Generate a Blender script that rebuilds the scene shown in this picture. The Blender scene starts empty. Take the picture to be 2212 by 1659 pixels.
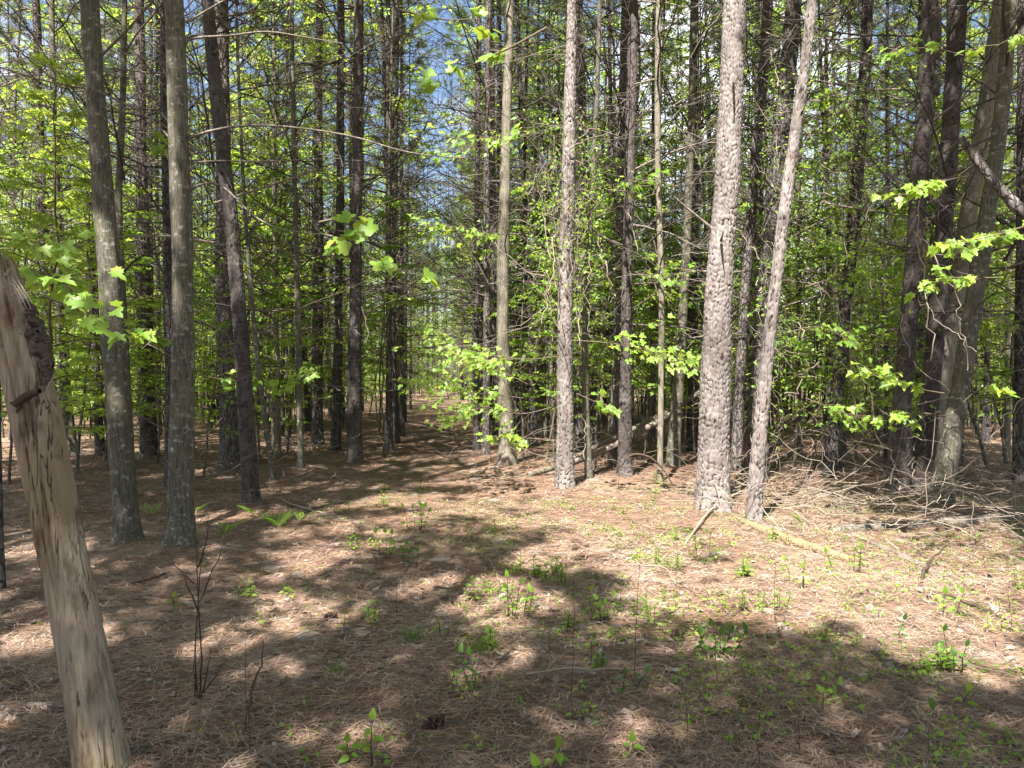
import bpy, math, random
import numpy as np
from mathutils import Matrix, Vector
random.seed(5)
RG = np.random.default_rng(11)
sc = bpy.context.scene
COL = sc.collection

# ------------------------------------------------------------------ camera, sky, sun, exposure
CAMH, FPX, CX, CY, PITCH = 1.55, 1661.0, 1106.0, 829.5, math.radians(1.0)
cd = bpy.data.cameras.new("camera")
cam = bpy.data.objects.new("camera", cd)
COL.objects.link(cam)
cam.location = (0, 0, CAMH)
cam.rotation_euler = (math.pi / 2 - PITCH, 0, 0)
cd.sensor_fit = 'HORIZONTAL'
cd.angle = 2 * math.atan(1106.0 / FPX)
cd.clip_start, cd.clip_end = 0.05, 2000
sc.camera = cam

SUN_EL, SUN_AZ = math.radians(59), math.radians(20)      # azimuth: from straight behind the camera towards its left
SDIR = np.array([-math.sin(SUN_AZ) * math.cos(SUN_EL), -math.cos(SUN_AZ) * math.cos(SUN_EL), math.sin(SUN_EL)])
CLOUD = 8.1
world = bpy.data.worlds.new("World")
sc.world = world
world.use_nodes = True
wn, wl = world.node_tree.nodes, world.node_tree.links
bg = wn["Background"]
sky = wn.new("ShaderNodeTexSky")
sky.sky_type = 'NISHITA'
sky.sun_disc = False
sky.sun_elevation = SUN_EL
sky.sun_rotation = math.radians(180) + SUN_AZ
tc = wn.new("ShaderNodeTexCoord")
cn = wn.new("ShaderNodeTexNoise")
cn.inputs["Scale"].default_value = 2.6
cn.inputs["Detail"].default_value = 7
cn.inputs["Roughness"].default_value = 0.55
cr = wn.new("ShaderNodeMapRange")
cr.inputs["From Min"].default_value = 0.49
cr.inputs["From Max"].default_value = 0.60
cmix = wn.new("ShaderNodeMix")
cmix.data_type = 'RGBA'
cmix.inputs[7].default_value = (8.5, 8.8, 9.2, 1)
cmap = wn.new("ShaderNodeMapping")
cmap.inputs["Location"].default_value = (CLOUD, 0, 0)
wl.new(tc.outputs["Generated"], cmap.inputs[0])
wl.new(cmap.outputs[0], cn.inputs["Vector"])
wl.new(cn.outputs["Fac"], cr.inputs["Value"])
wl.new(cr.outputs[0], cmix.inputs[0])
wl.new(sky.outputs[0], cmix.inputs[6])
wl.new(cmix.outputs[2], bg.inputs["Color"])
bg.inputs["Strength"].default_value = 0.05
sd = bpy.data.lights.new("sun", 'SUN')
sd.energy = 5.0
sd.angle = math.radians(0.53)
sd.color = (1.0, 0.95, 0.87)
sun = bpy.data.objects.new("sun", sd)
COL.objects.link(sun)
sun.location = (-10, -30, 50)
sun.rotation_euler = Vector(SDIR).to_track_quat('Z', 'Y').to_euler()
sc.view_settings.view_transform = 'Standard'
sc.view_settings.look = 'None'
sc.view_settings.gamma = 1
sc.view_settings.use_curve_mapping = False
sc.view_settings.exposure = 2.28
sc.cycles.max_bounces = 8
sc.cycles.diffuse_bounces = 3
sc.cycles.glossy_bounces = 2
sc.cycles.transmission_bounces = 3
sc.cycles.use_denoising = True

# ------------------------------------------------------------------ numbers
def ray(px, py):
    x, z = (px - CX) / FPX, -(py - CY) / FPX
    return np.array([x, math.cos(PITCH) + z * math.sin(PITCH), -math.sin(PITCH) + z * math.cos(PITCH)])

def at(px, py, D):
    d = ray(px, py)
    return np.array([0, 0, CAMH]) + d * (D / d[1])

def gp(px, py):
    d = ray(px, py)
    return np.array([0, 0, CAMH]) + d * (CAMH / -d[2])

def topx(p):
    d = np.asarray(p) - np.array([0, 0, CAMH])
    f = d[1] * math.cos(PITCH) - d[2] * math.sin(PITCH)
    u = d[1] * math.sin(PITCH) + d[2] * math.cos(PITCH)
    return CX + FPX * d[0] / f, CY - FPX * u / f

def hash2(i, j, s):
    h = (i.astype(np.int64) * 374761393 + j.astype(np.int64) * 668265263 + s * 982451653) & 0x7fffffff
    h = ((h ^ (h >> 13)) * 1274126177) & 0x7fffffff
    return ((h ^ (h >> 16)) & 0xffff) / 65535.0

def vnoise(x, y, s=0):
    x, y = np.asarray(x, float), np.asarray(y, float)
    i, j = np.floor(x), np.floor(y)
    fx, fy = x - i, y - j
    fx, fy = fx * fx * (3 - 2 * fx), fy * fy * (3 - 2 * fy)
    a, b, c, d = hash2(i, j, s), hash2(i + 1, j, s), hash2(i, j + 1, s), hash2(i + 1, j + 1, s)
    return (a * (1 - fx) + b * fx) * (1 - fy) + (c * (1 - fx) + d * fx) * fy

def fbm(x, y, s=0, o=4):
    t, a, n = 0, 0.5, 0
    for k in range(o):
        t = t + a * vnoise(x * 2 ** k + 17.3 * k, y * 2 ** k - 9.1 * k, s + k)
        n += a
        a *= 0.5
    return t / n

def sstep(a, b, x):
    t = np.clip((x - a) / (b - a), 0, 1)
    return t * t * (3 - 2 * t)

def path_x(y):
    return -0.3 - 0.082 * np.asarray(y) + 0.35 * np.sin(np.asarray(y) * 0.11)

MOUND = []
def gz(x, y):
    x, y = np.asarray(x, float), np.asarray(y, float)
    far = sstep(6, 30, np.hypot(x, y))
    z = (fbm(x * 0.5, y * 0.5, 3) - 0.5) * 0.07 + (fbm(x * 0.12, y * 0.12, 9) - 0.5) * (0.05 + 0.35 * far)
    rut = np.exp(-((x - path_x(y)) / 1.1) ** 2) * sstep(7, 12, y)
    z = z - 0.05 * rut
    for a, b in MOUND:
        d2 = (x - a) ** 2 + (y - b) ** 2
        z = z + .05 * np.exp(-d2 / .16)
    return z

def gzf(x, y):
    return float(gz(np.array([x]), np.array([y]))[0])

def inpoly(x, y, poly):
    r = np.zeros(np.shape(x), bool)
    n = len(poly)
    for k in range(n):
        (x0, y0), (x1, y1) = poly[k], poly[(k + 1) % n]
        c = ((y0 > y) != (y1 > y)) & (x < (x1 - x0) * (y - y0) / (y1 - y0 + 1e-12) + x0)
        r ^= c
    return r

def unit(v):
    v = np.asarray(v, float)
    return v / (np.linalg.norm(v, axis=-1, keepdims=True) + 1e-12)

# ------------------------------------------------------------------ mesh collecting
class Geo:
    def __init__(s):
        s.v, s.f3, s.f4, s.m3, s.m4, s.r, s.n = [], [], [], [], [], [], 0
    def add(s, v, f, m=0, rnd=0.5):
        v = np.asarray(v, float).reshape(-1, 3)
        f = np.asarray(f, int)
        if len(v) == 0 or len(f) == 0:
            return
        s.v.append(v)
        s.r.append(np.broadcast_to(np.asarray(rnd, float), (len(v),)))
        (s.f3 if f.shape[1] == 3 else s.f4).append(f + s.n)
        (s.m3 if f.shape[1] == 3 else s.m4).append(np.full(len(f), m))
        s.n += len(v)
    def mesh(s, name, mats, origin=(0, 0, 0), smooth=True, extra=None):
        me = bpy.data.meshes.new(name)
        v = np.concatenate(s.v) - np.asarray(origin, float)
        f3 = np.concatenate(s.f3) if s.f3 else np.zeros((0, 3), int)
        f4 = np.concatenate(s.f4) if s.f4 else np.zeros((0, 4), int)
        mi = np.concatenate((s.m3 or [np.zeros(0)]) + (s.m4 or [np.zeros(0)])).astype(np.int32)
        me.vertices.add(len(v))
        me.vertices.foreach_set("co", v.astype(np.float32).ravel())
        loops = np.concatenate([f3.ravel(), f4.ravel()]).astype(np.int32)
        me.loops.add(len(loops))
        me.loops.foreach_set("vertex_index", loops)
        starts = np.concatenate([np.arange(len(f3)) * 3, len(f3) * 3 + np.arange(len(f4)) * 4]).astype(np.int32)
        me.polygons.add(len(starts))
        me.polygons.foreach_set("loop_start", starts)
        me.polygons.foreach_set("material_index", mi)
        me.polygons.foreach_set("use_smooth", np.full(len(starts), smooth))
        a = me.attributes.new("rnd", 'FLOAT', 'POINT')
        a.data.foreach_set("value", np.concatenate(s.r).astype(np.float32))
        if extra is not None:
            b = me.attributes.new("plate", 'FLOAT', 'POINT')
            b.data.foreach_set("value", extra.astype(np.float32))
        for m in mats:
            me.materials.append(m)
        me.update(calc_edges=True)
        return me

def tubes(g, P, Rr, sides=3, m=0, rnd=0.5):
    """P (k,n,3) centre lines, Rr (k,n) radii"""
    P, Rr = np.asarray(P, float), np.asarray(Rr, float)
    if P.ndim == 2:
        P, Rr = P[None], Rr[None]
    k, n = P.shape[:2]
    t = unit(P[:, -1] - P[:, 0])
    ref = np.where(np.abs(t[:, 2:3]) > 0.8, np.array([[1.0, 0, 0]]), np.array([[0, 0, 1.0]]))
    a = unit(np.cross(t, ref))
    b = np.cross(t, a)
    th = np.arange(sides) / sides * 2 * math.pi
    off = a[:, None, None] * np.cos(th)[None, None, :, None] + b[:, None, None] * np.sin(th)[None, None, :, None]
    V = P[:, :, None] + off * Rr[:, :, None, None]
    i = np.arange(n - 1)[:, None] * sides
    j = np.arange(sides)[None]
    q = np.stack([i + j, i + (j + 1) % sides, i + sides + (j + 1) % sides, i + sides + j], -1).reshape(-1, 4)
    f = (q[None] + (np.arange(k) * n * sides)[:, None, None]).reshape(-1, 4)
    rv = np.broadcast_to(np.asarray(rnd, float).reshape(-1, 1), (k, n * sides)).ravel() if np.ndim(rnd) else rnd
    g.add(V.reshape(-1, 3), f, m, rv)

# leaf templates: (verts (side, along, up), triangles)
T_DIAMOND = (np.array([[0, 0, 0], [-.36, .5, .07], [0, 1, -.06], [.36, .5, .07]]), np.array([[0, 2, 1], [0, 3, 2]]))
T_STAR = (np.array([[0, 0, 0], [-.5, .38, .05], [-.19, .55, .02], [0, 1.0, -.12], [.19, .55, .02], [.5, .38, .05], [0, .4, -.02]]),
          np.array([[0, 6, 1], [1, 6, 2], [2, 6, 3], [3, 6, 4], [4, 6, 5], [5, 6, 0]]))
_mp = [(0, 0), (-.12, .06), (-.36, .02), (-.30, .2), (-.52, .42), (-.36, .44), (-.30, .56), (-.16, .5), (-.17, .74), (0, 1.0),
       (.17, .74), (.16, .5), (.30, .56), (.36, .44), (.52, .42), (.30, .2), (.36, .02), (.12, .06)]
T_MAPLE = (np.array([[x, y, .16 * abs(x) - .14 * y * y] for x, y in _mp] + [[0, .36, -.02]]),
           np.array([[k, 18, (k + 1) % 18] for k in range(18)])[:, [0, 1, 2]])
_tp = [(0, .04), (-.22, 0), (-.42, .12), (-.47, .42), (-.30, .52), (-.42, .78), (-.30, .96), (0, .84), (.30, .96), (.42, .78), (.30, .52), (.47, .42), (.42, .12), (.22, 0)]
T_TULIP = (np.array([[x, y, .22 * abs(x) - .10 * y * y] for x, y in _tp] + [[0, .45, -.02]]), np.array([[k, 14, (k + 1) % 14] for k in range(14)]))
_ov = [(0, 0), (-.17, .1), (-.29, .3), (-.27, .52), (-.14, .8), (0, 1.0), (.14, .8), (.27, .52), (.29, .3), (.17, .1)]
T_OVAL = (np.array([[x, y, .3 * abs(x) - .16 * y * y] for x, y in _ov] + [[0, .15, 0], [0, .4, -.02], [0, .7, -.06]]),
          np.array([[0, 10, 1], [1, 10, 11], [1, 11, 2], [2, 11, 3], [3, 11, 12], [3, 12, 4], [4, 12, 5], [5, 12, 6], [6, 12, 7], [7, 12, 11], [7, 11, 8], [8, 11, 9], [9, 11, 10], [9, 10, 0]]))

def place(g, T, pos, d, nrm, size, m=0, rnd=None):
    pos = np.asarray(pos, float).reshape(-1, 3)
    N = len(pos)
    if N == 0:
        return
    d = unit(np.broadcast_to(d, (N, 3)))
    nrm = unit(np.broadcast_to(nrm, (N, 3)))
    sd_ = unit(np.cross(d, nrm))
    nr = np.cross(sd_, d)
    size = np.broadcast_to(np.asarray(size, float), (N,))
    tv, tf = T
    V = pos[:, None] + size[:, None, None] * (tv[None, :, :1] * sd_[:, None] + tv[None, :, 1:2] * d[:, None] + tv[None, :, 2:3] * nr[:, None])
    f = (tf[None] + (np.arange(N) * len(tv))[:, None, None]).reshape(-1, 3)
    if rnd is None:
        rnd = RG.random(N)
    g.add(V.reshape(-1, 3), f, m, np.repeat(np.broadcast_to(rnd, (N,)), len(tv)))

# ------------------------------------------------------------------ materials
class NB:
    def __init__(s, name):
        s.mat = bpy.data.materials.new(name)
        s.mat.use_nodes = True
        s.t = s.mat.node_tree
        s.t.nodes.clear()
        s.out = s.t.nodes.new("ShaderNodeOutputMaterial")
    def n(s, typ, ins=None, **kw):
        nd = s.t.nodes.new("ShaderNode" + typ)
        for k, v in kw.items():
            setattr(nd, k, v)
        for k, v in (ins or {}).items():
            s.set(nd.inputs[k], v)
        return nd
    def set(s, sock, v):
        if isinstance(v, bpy.types.NodeSocket):
            s.t.links.new(v, sock)
        elif isinstance(v, bpy.types.Node):
            s.t.links.new(v.outputs[0], sock)
        else:
            if hasattr(sock.default_value, '__len__') and hasattr(v, '__len__') and len(v) == 3 and len(sock.default_value) == 4:
                v = (*v, 1)
            sock.default_value = v
    def coord(s, scale=(1, 1, 1), rot=(0, 0, 0), space="Object"):
        c = s.n("TexCoord")
        return s.n("Mapping", {0: c.outputs[space], "Rotation": rot, "Scale": scale}).outputs[0]
    def noise(s, vec, scale, detail=4, rough=.55, dist=0):
        return s.n("TexNoise", {"Vector": vec, "Scale": scale, "Detail": detail, "Roughness": rough, "Distortion": dist}).outputs[0]
    def attr(s, name):
        return s.n("Attribute", attribute_name=name).outputs["Fac"]
    def ramp(s, fac, stops):
        r = s.n("ValToRGB", {0: fac})
        e = r.color_ramp.elements
        while len(e) < len(stops):
            e.new(0.5)
        for el, (p, c) in zip(e, stops):
            el.position = p
            el.color = (*c, 1) if len(c) == 3 else c
        return r.outputs[0]
    def mix(s, fac, a, b, mode='MIX'):
        m = s.n("Mix", data_type='RGBA', blend_type=mode)
        s.set(m.inputs[0], fac)
        s.set(m.inputs[6], a)
        s.set(m.inputs[7], b)
        return m.outputs[2]
    def rng(s, v, a, b, c=0., d=1.):
        return s.n("MapRange", {0: v, 1: a, 2: b, 3: c, 4: d}).outputs[0]
    def math(s, op, a, b):
        return s.n("Math", {0: a, 1: b}, operation=op).outputs[0]
    def diffuse(s, col, rough=.9, height=None, dist=.01, strength=.6, spec=.15):
        p = s.n("BsdfPrincipled", {"Base Color": col, "Roughness": rough, "Specular IOR Level": spec})
        if height is not None:
            s.set(p.inputs["Normal"], s.n("Bump", {"Height": height, "Distance": dist, "Strength": strength}))
        s.t.links.new(p.outputs[0], s.out.inputs[0])
        return s.mat

def mat_pine_near(name, k):
    b = NB(name)
    c = b.coord()
    n1 = b.noise(b.coord((1, 1, .35)), 60, 5, .6)
    n2 = b.noise(c, 3.5, 4)
    face = b.mix(b.attr("rnd"), (.20, .18, .173), (.35, .325, .318))
    face = b.mix(b.rng(n1, .35, .7), b.mix(.6, face, (.15, .115, .10)), face)
    face = b.mix(b.rng(n2, .58, .78, 0, .4), face, (.19, .13, .10))
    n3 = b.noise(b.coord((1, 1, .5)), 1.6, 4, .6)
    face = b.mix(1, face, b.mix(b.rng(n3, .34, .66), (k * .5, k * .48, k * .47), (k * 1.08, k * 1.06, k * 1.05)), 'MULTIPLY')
    col = b.mix(b.rng(b.attr("plate"), .34, .84), (.03, .022, .018), face)  # dark furrow colour, with the shadow under plates painted in
    return b.diffuse(col, .92, n1, .004, .7)

def mat_pine_far(name, k):
    b = NB(name)
    v = b.coord((1, 1, .38))
    vd = b.mix(.11, v, b.n("TexNoise", {"Vector": v, "Scale": 12, "Detail": 3}).outputs["Color"])
    w = b.n("TexVoronoi", {"Vector": vd, "Scale": 24}, feature='DISTANCE_TO_EDGE').outputs[0]
    n1 = b.noise(v, 45, 5, .6)
    n2 = b.noise(b.coord(), 1.3, 3)
    face = b.mix(n1, (.10, .084, .077), (.29, .26, .25))
    face = b.mix(b.rng(n2, .5, .75, 0, .45), face, (.17, .11, .08))
    col = b.mix(b.math("MULTIPLY", b.rng(w, .0, .10), b.rng(n1, .2, .5, .35, 1)), (.035, .026, .021), face)
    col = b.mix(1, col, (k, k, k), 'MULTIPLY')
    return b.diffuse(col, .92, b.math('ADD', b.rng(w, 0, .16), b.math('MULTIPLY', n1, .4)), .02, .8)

def mat_grey_bark(name, base, light, lichen):
    b = NB(name)
    st = b.noise(b.coord((1, 1, .12)), 75, 4, .6, .2)
    st2 = b.noise(b.coord((1, 1, .05)), 130, 2, .6)
    blot = b.noise(b.coord((1, 1, .6)), 7, 5, .6)
    spot = b.noise(b.coord((1, 1, 1.2)), 17, 6, .7)
    col = b.mix(b.rng(st, .36, .62), base, light)
    col = b.mix(b.rng(blot, .5, .68, 0, .55), col, (.12, .115, .07))
    col = b.mix(b.rng(spot, .55, .70, 0, lichen), col, (.46, .45, .40))
    return b.diffuse(col, .85, b.math('ADD', st, b.math('MULTIPLY', st2, .5)), .006, .7)

def mat_snag():
    b = NB("bare_weathered_wood")
    st = b.noise(b.coord((1, 1, .07)), 40, 5, .6, .3)
    big = b.noise(b.coord((1, 1, .3)), 4.5, 4, .55, .3)
    big2 = b.noise(b.coord((1, 1, .45), (0, .3, 1)), 7.5, 4, .6)
    crack = b.noise(b.coord((1, 1, .018)), 30, 2, .5, .15)
    cmask = b.noise(b.coord((1, 1, .25)), 9, 3)
    pit = b.n("TexVoronoi", {"Vector": b.coord((1, 1, .8)), "Scale": 42}).outputs[0]
    col = b.mix(b.rng(st, .3, .7), (.155, .115, .08), (.33, .275, .21))
    col = b.mix(b.rng(big, .47, .62), col, b.mix(st, (.15, .108, .062), (.28, .22, .135)))
    col = b.mix(b.rng(big2, .53, .66, 0, .85), col, (.085, .048, .03))
    cf = b.rng(b.math('ABSOLUTE', b.math('SUBTRACT', crack, .5), 0), 0, .02)
    pf = b.rng(pit, .04, .10)
    cf = b.math('MAXIMUM', cf, b.rng(cmask, .55, .47))
    dark = b.math('MULTIPLY', cf, pf)
    col = b.mix(dark, (.035, .022, .015), col)
    h = b.math('ADD', b.math('MULTIPLY', st, .5), dark)
    return b.diffuse(col, .8, h, .006, .8)

def mat_leaf(name, dk, lt, tr, tmix=.5, gloss=.5):
    b = NB(name)
    r = b.attr("rnd")
    oi = b.n("ObjectInfo").outputs["Random"]
    f = b.math('ADD', b.math('MULTIPLY', r, .75), b.math('MULTIPLY', oi, .25))
    col = b.mix(f, dk, lt)
    trc = b.mix(f, tuple(x * .72 for x in tr), tr)
    d = b.n("BsdfDiffuse", {0: col})
    t = b.n("BsdfTranslucent", {0: trc})
    m = b.n("MixShader", {0: tmix, 1: d.outputs[0], 2: t.outputs[0]})
    gl = b.n("BsdfGlossy", {0: (1, 1, 1, 1), "Roughness": gloss})
    m2 = b.n("MixShader", {0: .022, 1: m.outputs[0], 2: gl.outputs[0]})
    b.t.links.new(m2.outputs[0], b.out.inputs[0])
    return b.mat

def mat_simple(name, a, c, scale=30, use_rnd=True, rough=.9):
    b = NB(name)
    n = b.noise(b.coord(), scale, 3)
    f = b.math('ADD', b.math('MULTIPLY', b.attr("rnd"), .6), b.math('MULTIPLY', n, .4)) if use_rnd else n
    return b.diffuse(b.mix(f, a, c), rough)

def mat_ground():
    b = NB("needle_litter_ground")
    big = b.noise(b.coord(space="Object"), .55, 5, .6)
    mid = b.noise(b.coord(), 5, 6, .62)
    fine = 0
    fs = []
    for k in range(4):
        fs.append(b.noise(b.coord((7, 90, 20), (0, 0, .35 + k * .83)), 1.3, 3, .6, .6))
    f1 = b.math('MAXIMUM', b.math('MAXIMUM', fs[0], fs[1]), b.math('MAXIMUM', fs[2], fs[3]))
    col = b.ramp(f1, [(.48, (.045, .027, .02)), (.60, (.19, .118, .083)), (.70, (.36, .24, .175)), (.85, (.47, .36, .28))])
    col = b.mix(b.rng(mid, .52, .70, 0, .75), col, (.10, .07, .053))
    col = b.mix(b.rng(big, .48, .66, 0, .5), col, b.mix(f1, (.15, .10, .06), (.40, .31, .22)))
    v = b.n("TexVoronoi", {"Vector": b.coord(), "Scale": 9}).outputs["Color"]
    sp = b.rng(b.n("SeparateColor", {0: v}).outputs[0], .9, .93, 0, .7)
    col = b.mix(b.math('MULTIPLY', sp, b.rng(mid, .4, .55)), col, (.33, .29, .26))
    return b.diffuse(col, .95, b.math('ADD', b.math('MULTIPLY', f1, .6), mid), .05, .9, .05)

def mat_needles():
    b = NB("dead_pine_needles")
    col = b.ramp(b.attr("rnd"), [(0, (.075, .042, .03)), (.35, (.215, .14, .105)), (.7, (.375, .255, .19)), (1, (.48, .37, .295))])
    return b.diffuse(col, .7, spec=.3)

M_PINE, M_PINEK, M_PINEF, M_PINED = mat_pine_near("pale_pine_bark", 1.), mat_pine_near("shaded_scaly_pine_bark", .42), mat_pine_far("pine_bark", .72), mat_pine_far("shaded_pine_bark", .5)  # darkened copies put the shade on shaded trunks into the bark colour
M_GREY = mat_grey_bark("grey_smooth_bark", (.048, .044, .034), (.118, .107, .083), .6)
M_PALE = mat_grey_bark("pale_smooth_bark", (.10, .087, .068), (.22, .195, .155), .35)
M_SNAG = mat_snag()
M_LEAF = mat_leaf("spring_leaf", (.07, .16, .016), (.18, .325, .04), (.50, .68, .08))
M_LEAFB = mat_leaf("yellow_green_leaf", (.12, .23, .025), (.24, .37, .055), (.60, .72, .09), .5)
M_LEAFD = mat_leaf("deep_green_leaf", (.03, .085, .015), (.075, .16, .03), (.18, .33, .04), .4)
M_NEED = mat_leaf("pine_needles", (.055, .10, .035), (.15, .21, .085), (.16, .24, .07), .25)
M_TWIG = mat_simple("dead_twig", (.06, .048, .04), (.21, .175, .15), 9)
M_PTWIG = mat_simple("pale_dead_twig", (.11, .085, .065), (.33, .275, .22), 14)
M_GTWIG = mat_simple("live_twig", (.055, .042, .03), (.15, .12, .085), 14)
M_LITTER = mat_simple("dry_leaf", (.075, .048, .036), (.38, .325, .285), 20)
M_GRND, M_NLIT = mat_ground(), mat_needles()
M_BARKS = mat_simple("loose_bark", (.03, .022, .018), (.14, .11, .09), 70, False)
M_LOG = mat_grey_bark("weathered_log", (.06, .048, .04), (.19, .16, .135), .3)
M_YLOG = mat_grey_bark("decayed_yellow_log", (.085, .055, .032), (.27, .195, .11), .25)
M_STEMD = mat_simple("dark_stem", (.03, .025, .02), (.10, .085, .07), 9)
M_STEM = mat_simple("red_brown_stem", (.03, .02, .016), (.085, .058, .045), 20)

# ------------------------------------------------------------------ objects
def tag(o, label=None, cat=None, group=None, kind=None):
    if label: o["label"] = label
    if cat: o["category"] = cat
    if group: o["group"] = group
    if kind: o["kind"] = kind
    return o

def link(name, me, parent=None, loc=(0, 0, 0), rotz=0., scale=(1, 1, 1)):
    o = bpy.data.objects.new(name, me)
    COL.objects.link(o)
    o.location = loc
    o.rotation_euler = (0, 0, rotz)
    o.scale = scale
    if parent: o.parent = parent
    return o

def root(name, loc, label, cat, group=None, rotz=0.):
    return tag(link(name, None, None, loc, rotz), label, cat, group)

# ------------------------------------------------------------------ shade: where the crowns overhead leave gaps for the sun
LITPX = [(1120, 1085), (1300, 1062), (1500, 1050), (1750, 1090), (2000, 1170), (2330, 1270), (2330, 1500), (2130, 1480), (2010, 1415), (1880, 1362), (1720, 1372), (1600, 1350), (1470, 1345), (1370, 1290), (1240, 1190)]
LIT = [tuple(gp(x, y)[:2]) for x, y in LITPX]
GDIR = -SDIR[:2] / SDIR[2]                      # ground shift of a shadow per metre of height
def strip(px, py, z0, z1, w):
    p = gp(px, py)[:2]
    a, c = p + GDIR * z0, p + GDIR * z1
    n = np.array([GDIR[1], -GDIR[0]]) / np.linalg.norm(GDIR) * w
    return [tuple(a + n), tuple(c + n), tuple(c - n), tuple(a - n)]
STRIPS = [strip(1535, 1115, 0, 7, .42), strip(1626, 1145, 0, 3.2, .3), strip(1690, 1145, 2., 5.5, .45), strip(1222, 1060, 0, 3.2, .3), strip(1222, 1060, 3.2, 6.5, .35),
          strip(1390, 1070, 1.2, 2.4, 1.0), strip(1110, 1020, 1.2, 2.4, 1.1), strip(1060, 1000, 2.3, 3.4, .6), strip(390, 1190, 4.2, 5.2, .22)]
LITPT = [(800, 1600, 3.3, .14), (800, 540, 4.1, .5), (1020, 110, 4.4, .5), (1090, 790, 9.7, .9), (1120, 900, 9.7, .8), (1020, 790, 10.7, .9), (1030, 850, 10.9, .7), (1350, 745, 9.1, .8), (1440, 770, 9., .5), (1100, 295, 10.1, .7), (1050, 500, 10.4, .6), (1420, 600, 9.8, .6), (2020, 395, 6.1, .4),
         (2160, 500, 5.5, .5), (2060, 605, 6.2, .4), (1950, 830, 6.8, .45), (1965, 900, 6.8, .4), (1790, 880, 8., .5), (1760, 700, 8., .4), (480, 830, 9., .4), (620, 830, 9.5, .5), (600, 1110, 8., .45), (490, 1130, 8., .35), (270, 900, 6.7, .12), (392, 640, 6.6, .2), (392, 250, 6.6, .3), (2190, 90, 5.3, .4), (2100, 400, 7.2, .35)]
LITPT = [(at(a, b, d), w) for a, b, d, w in LITPT]
LITPT = [(p[0] + p[2] * GDIR[0], p[1] + p[2] * GDIR[1], w) for p, w in LITPT]
DARK = [strip(543, 1095, 0, 6, .5), strip(278, 1185, 0, 6, .5), strip(1934, 1087, 1, 7, .7), strip(1992, 1078, 1, 7, .7), strip(2025, 1103, 1.5, 7, .6)]
DARKP = [tuple(gp(a, b)[:2]) for a, b in [(1420, 1450), (1620, 1400), (1780, 1372), (1930, 1395), (2060, 1450), (2330, 1560), (2330, 1800), (1500, 1800)]]
MIXP = [tuple(gp(a, b)[:2]) for a, b in [(560, 1040), (1250, 1060), (1500, 1360), (1700, 1400), (1640, 1500), (1000, 1500), (560, 1330)]]
def shade(x, y):
    s = np.full(np.shape(x), .93)
    dap = fbm(np.asarray(x) * 1.8, np.asarray(y) * 1.8, 41, 4)
    s = np.where(dap > np.where(inpoly(np.asarray(x), np.asarray(y), MIXP), .515, .612), .08, s)
    pth = np.abs(x - path_x(y)) < 1.5
    s = np.where(pth & (np.asarray(y) > 8.5) & (fbm(np.asarray(x) * .5, np.asarray(y) * 1.3, 77, 3) > .41), .12, s)
    jx, jy = (fbm(np.asarray(x) * 1.4, np.asarray(y) * 1.4, 5) - .5) * .9, (fbm(np.asarray(x) * 1.4, np.asarray(y) * 1.4, 6) - .5) * .9
    lit = inpoly(np.asarray(x) + jx, np.asarray(y) + jy, LIT)
    s = np.where(lit, .02 + .5 * (fbm(np.asarray(x) * 1.1, np.asarray(y) * 1.1, 91) > .66), s)
    for st in STRIPS:
        s = np.where(inpoly(np.asarray(x), np.asarray(y), st), .03, s)
    s = np.where(inpoly(np.asarray(x) + jx * .5, np.asarray(y) + jy * .5, DARKP), .96, s)
    for st in DARK:
        s = np.where(inpoly(np.asarray(x), np.asarray(y), st), .98, s)
    for a, b, w in LITPT:
        s = np.where(np.hypot(np.asarray(x) - a, np.asarray(y) - b) < w, .06, s)
    return s

def shade_crown(g, centre, rad, n_clump, m=0, per=34, size=.16, seed=0):
    r = np.random.default_rng(seed)
    d = unit(r.normal(size=(n_clump, 3)))
    c = np.asarray(centre) + d * (r.random((n_clump, 1)) ** .45) * np.asarray(rad)
    L = np.repeat(c, per, 0) + r.normal(size=(n_clump * per, 3)) * np.array([.27, .27, .16])
    gx = L[:, 0] + L[:, 2] * GDIR[0]
    gy = L[:, 1] + L[:, 2] * GDIR[1]
    keep = r.random(len(L)) < shade(gx, gy)
    L = L[keep]
    nr = unit(r.normal(size=(len(L), 3)) * .6 + np.array([0, 0, 1.0]))
    place(g, T_DIAMOND, L, r.normal(size=(len(L), 3)), nr, r.uniform(.6, 1.2, len(L)) * size, m, r.random(len(L)))
    base = np.asarray(centre) - np.array([0, 0, rad[2] * .9])
    k = min(n_clump, 26)
    P = np.stack([np.repeat(base[None], k, 0), (base + c[:k]) / 2 + r.normal(size=(k, 3)) * .15 - np.array([0, 0, .2]), c[:k]], 1)
    tubes(g, P, np.tile([.04, .025, .008], (k, 1)), 4, 1)

# ------------------------------------------------------------------ trunks
def cline(pts, n):
    """smooth centre line through measured points [(p, r)], n samples"""
    P = np.array([p for p, r in pts])
    rr = np.array([r for p, r in pts])
    L = np.concatenate([[0], np.cumsum(np.linalg.norm(np.diff(P, axis=0), axis=1))])
    s = np.linspace(0, L[-1], n)
    Q = np.stack([np.interp(s, L, P[:, k]) for k in range(3)], 1)
    q = np.interp(s, L, rr)
    k = max(1, n // (len(pts) * 2))
    for _ in range(2):
        pad = np.concatenate([2 * Q[:1] - Q[1:k + 1][::-1], Q, 2 * Q[-1:] - Q[-k - 1:-1][::-1]])
        Q = np.stack([np.convolve(pad[:, c], np.ones(2 * k + 1) / (2 * k + 1), 'valid') for c in range(3)], 1)
    return Q, q

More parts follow.
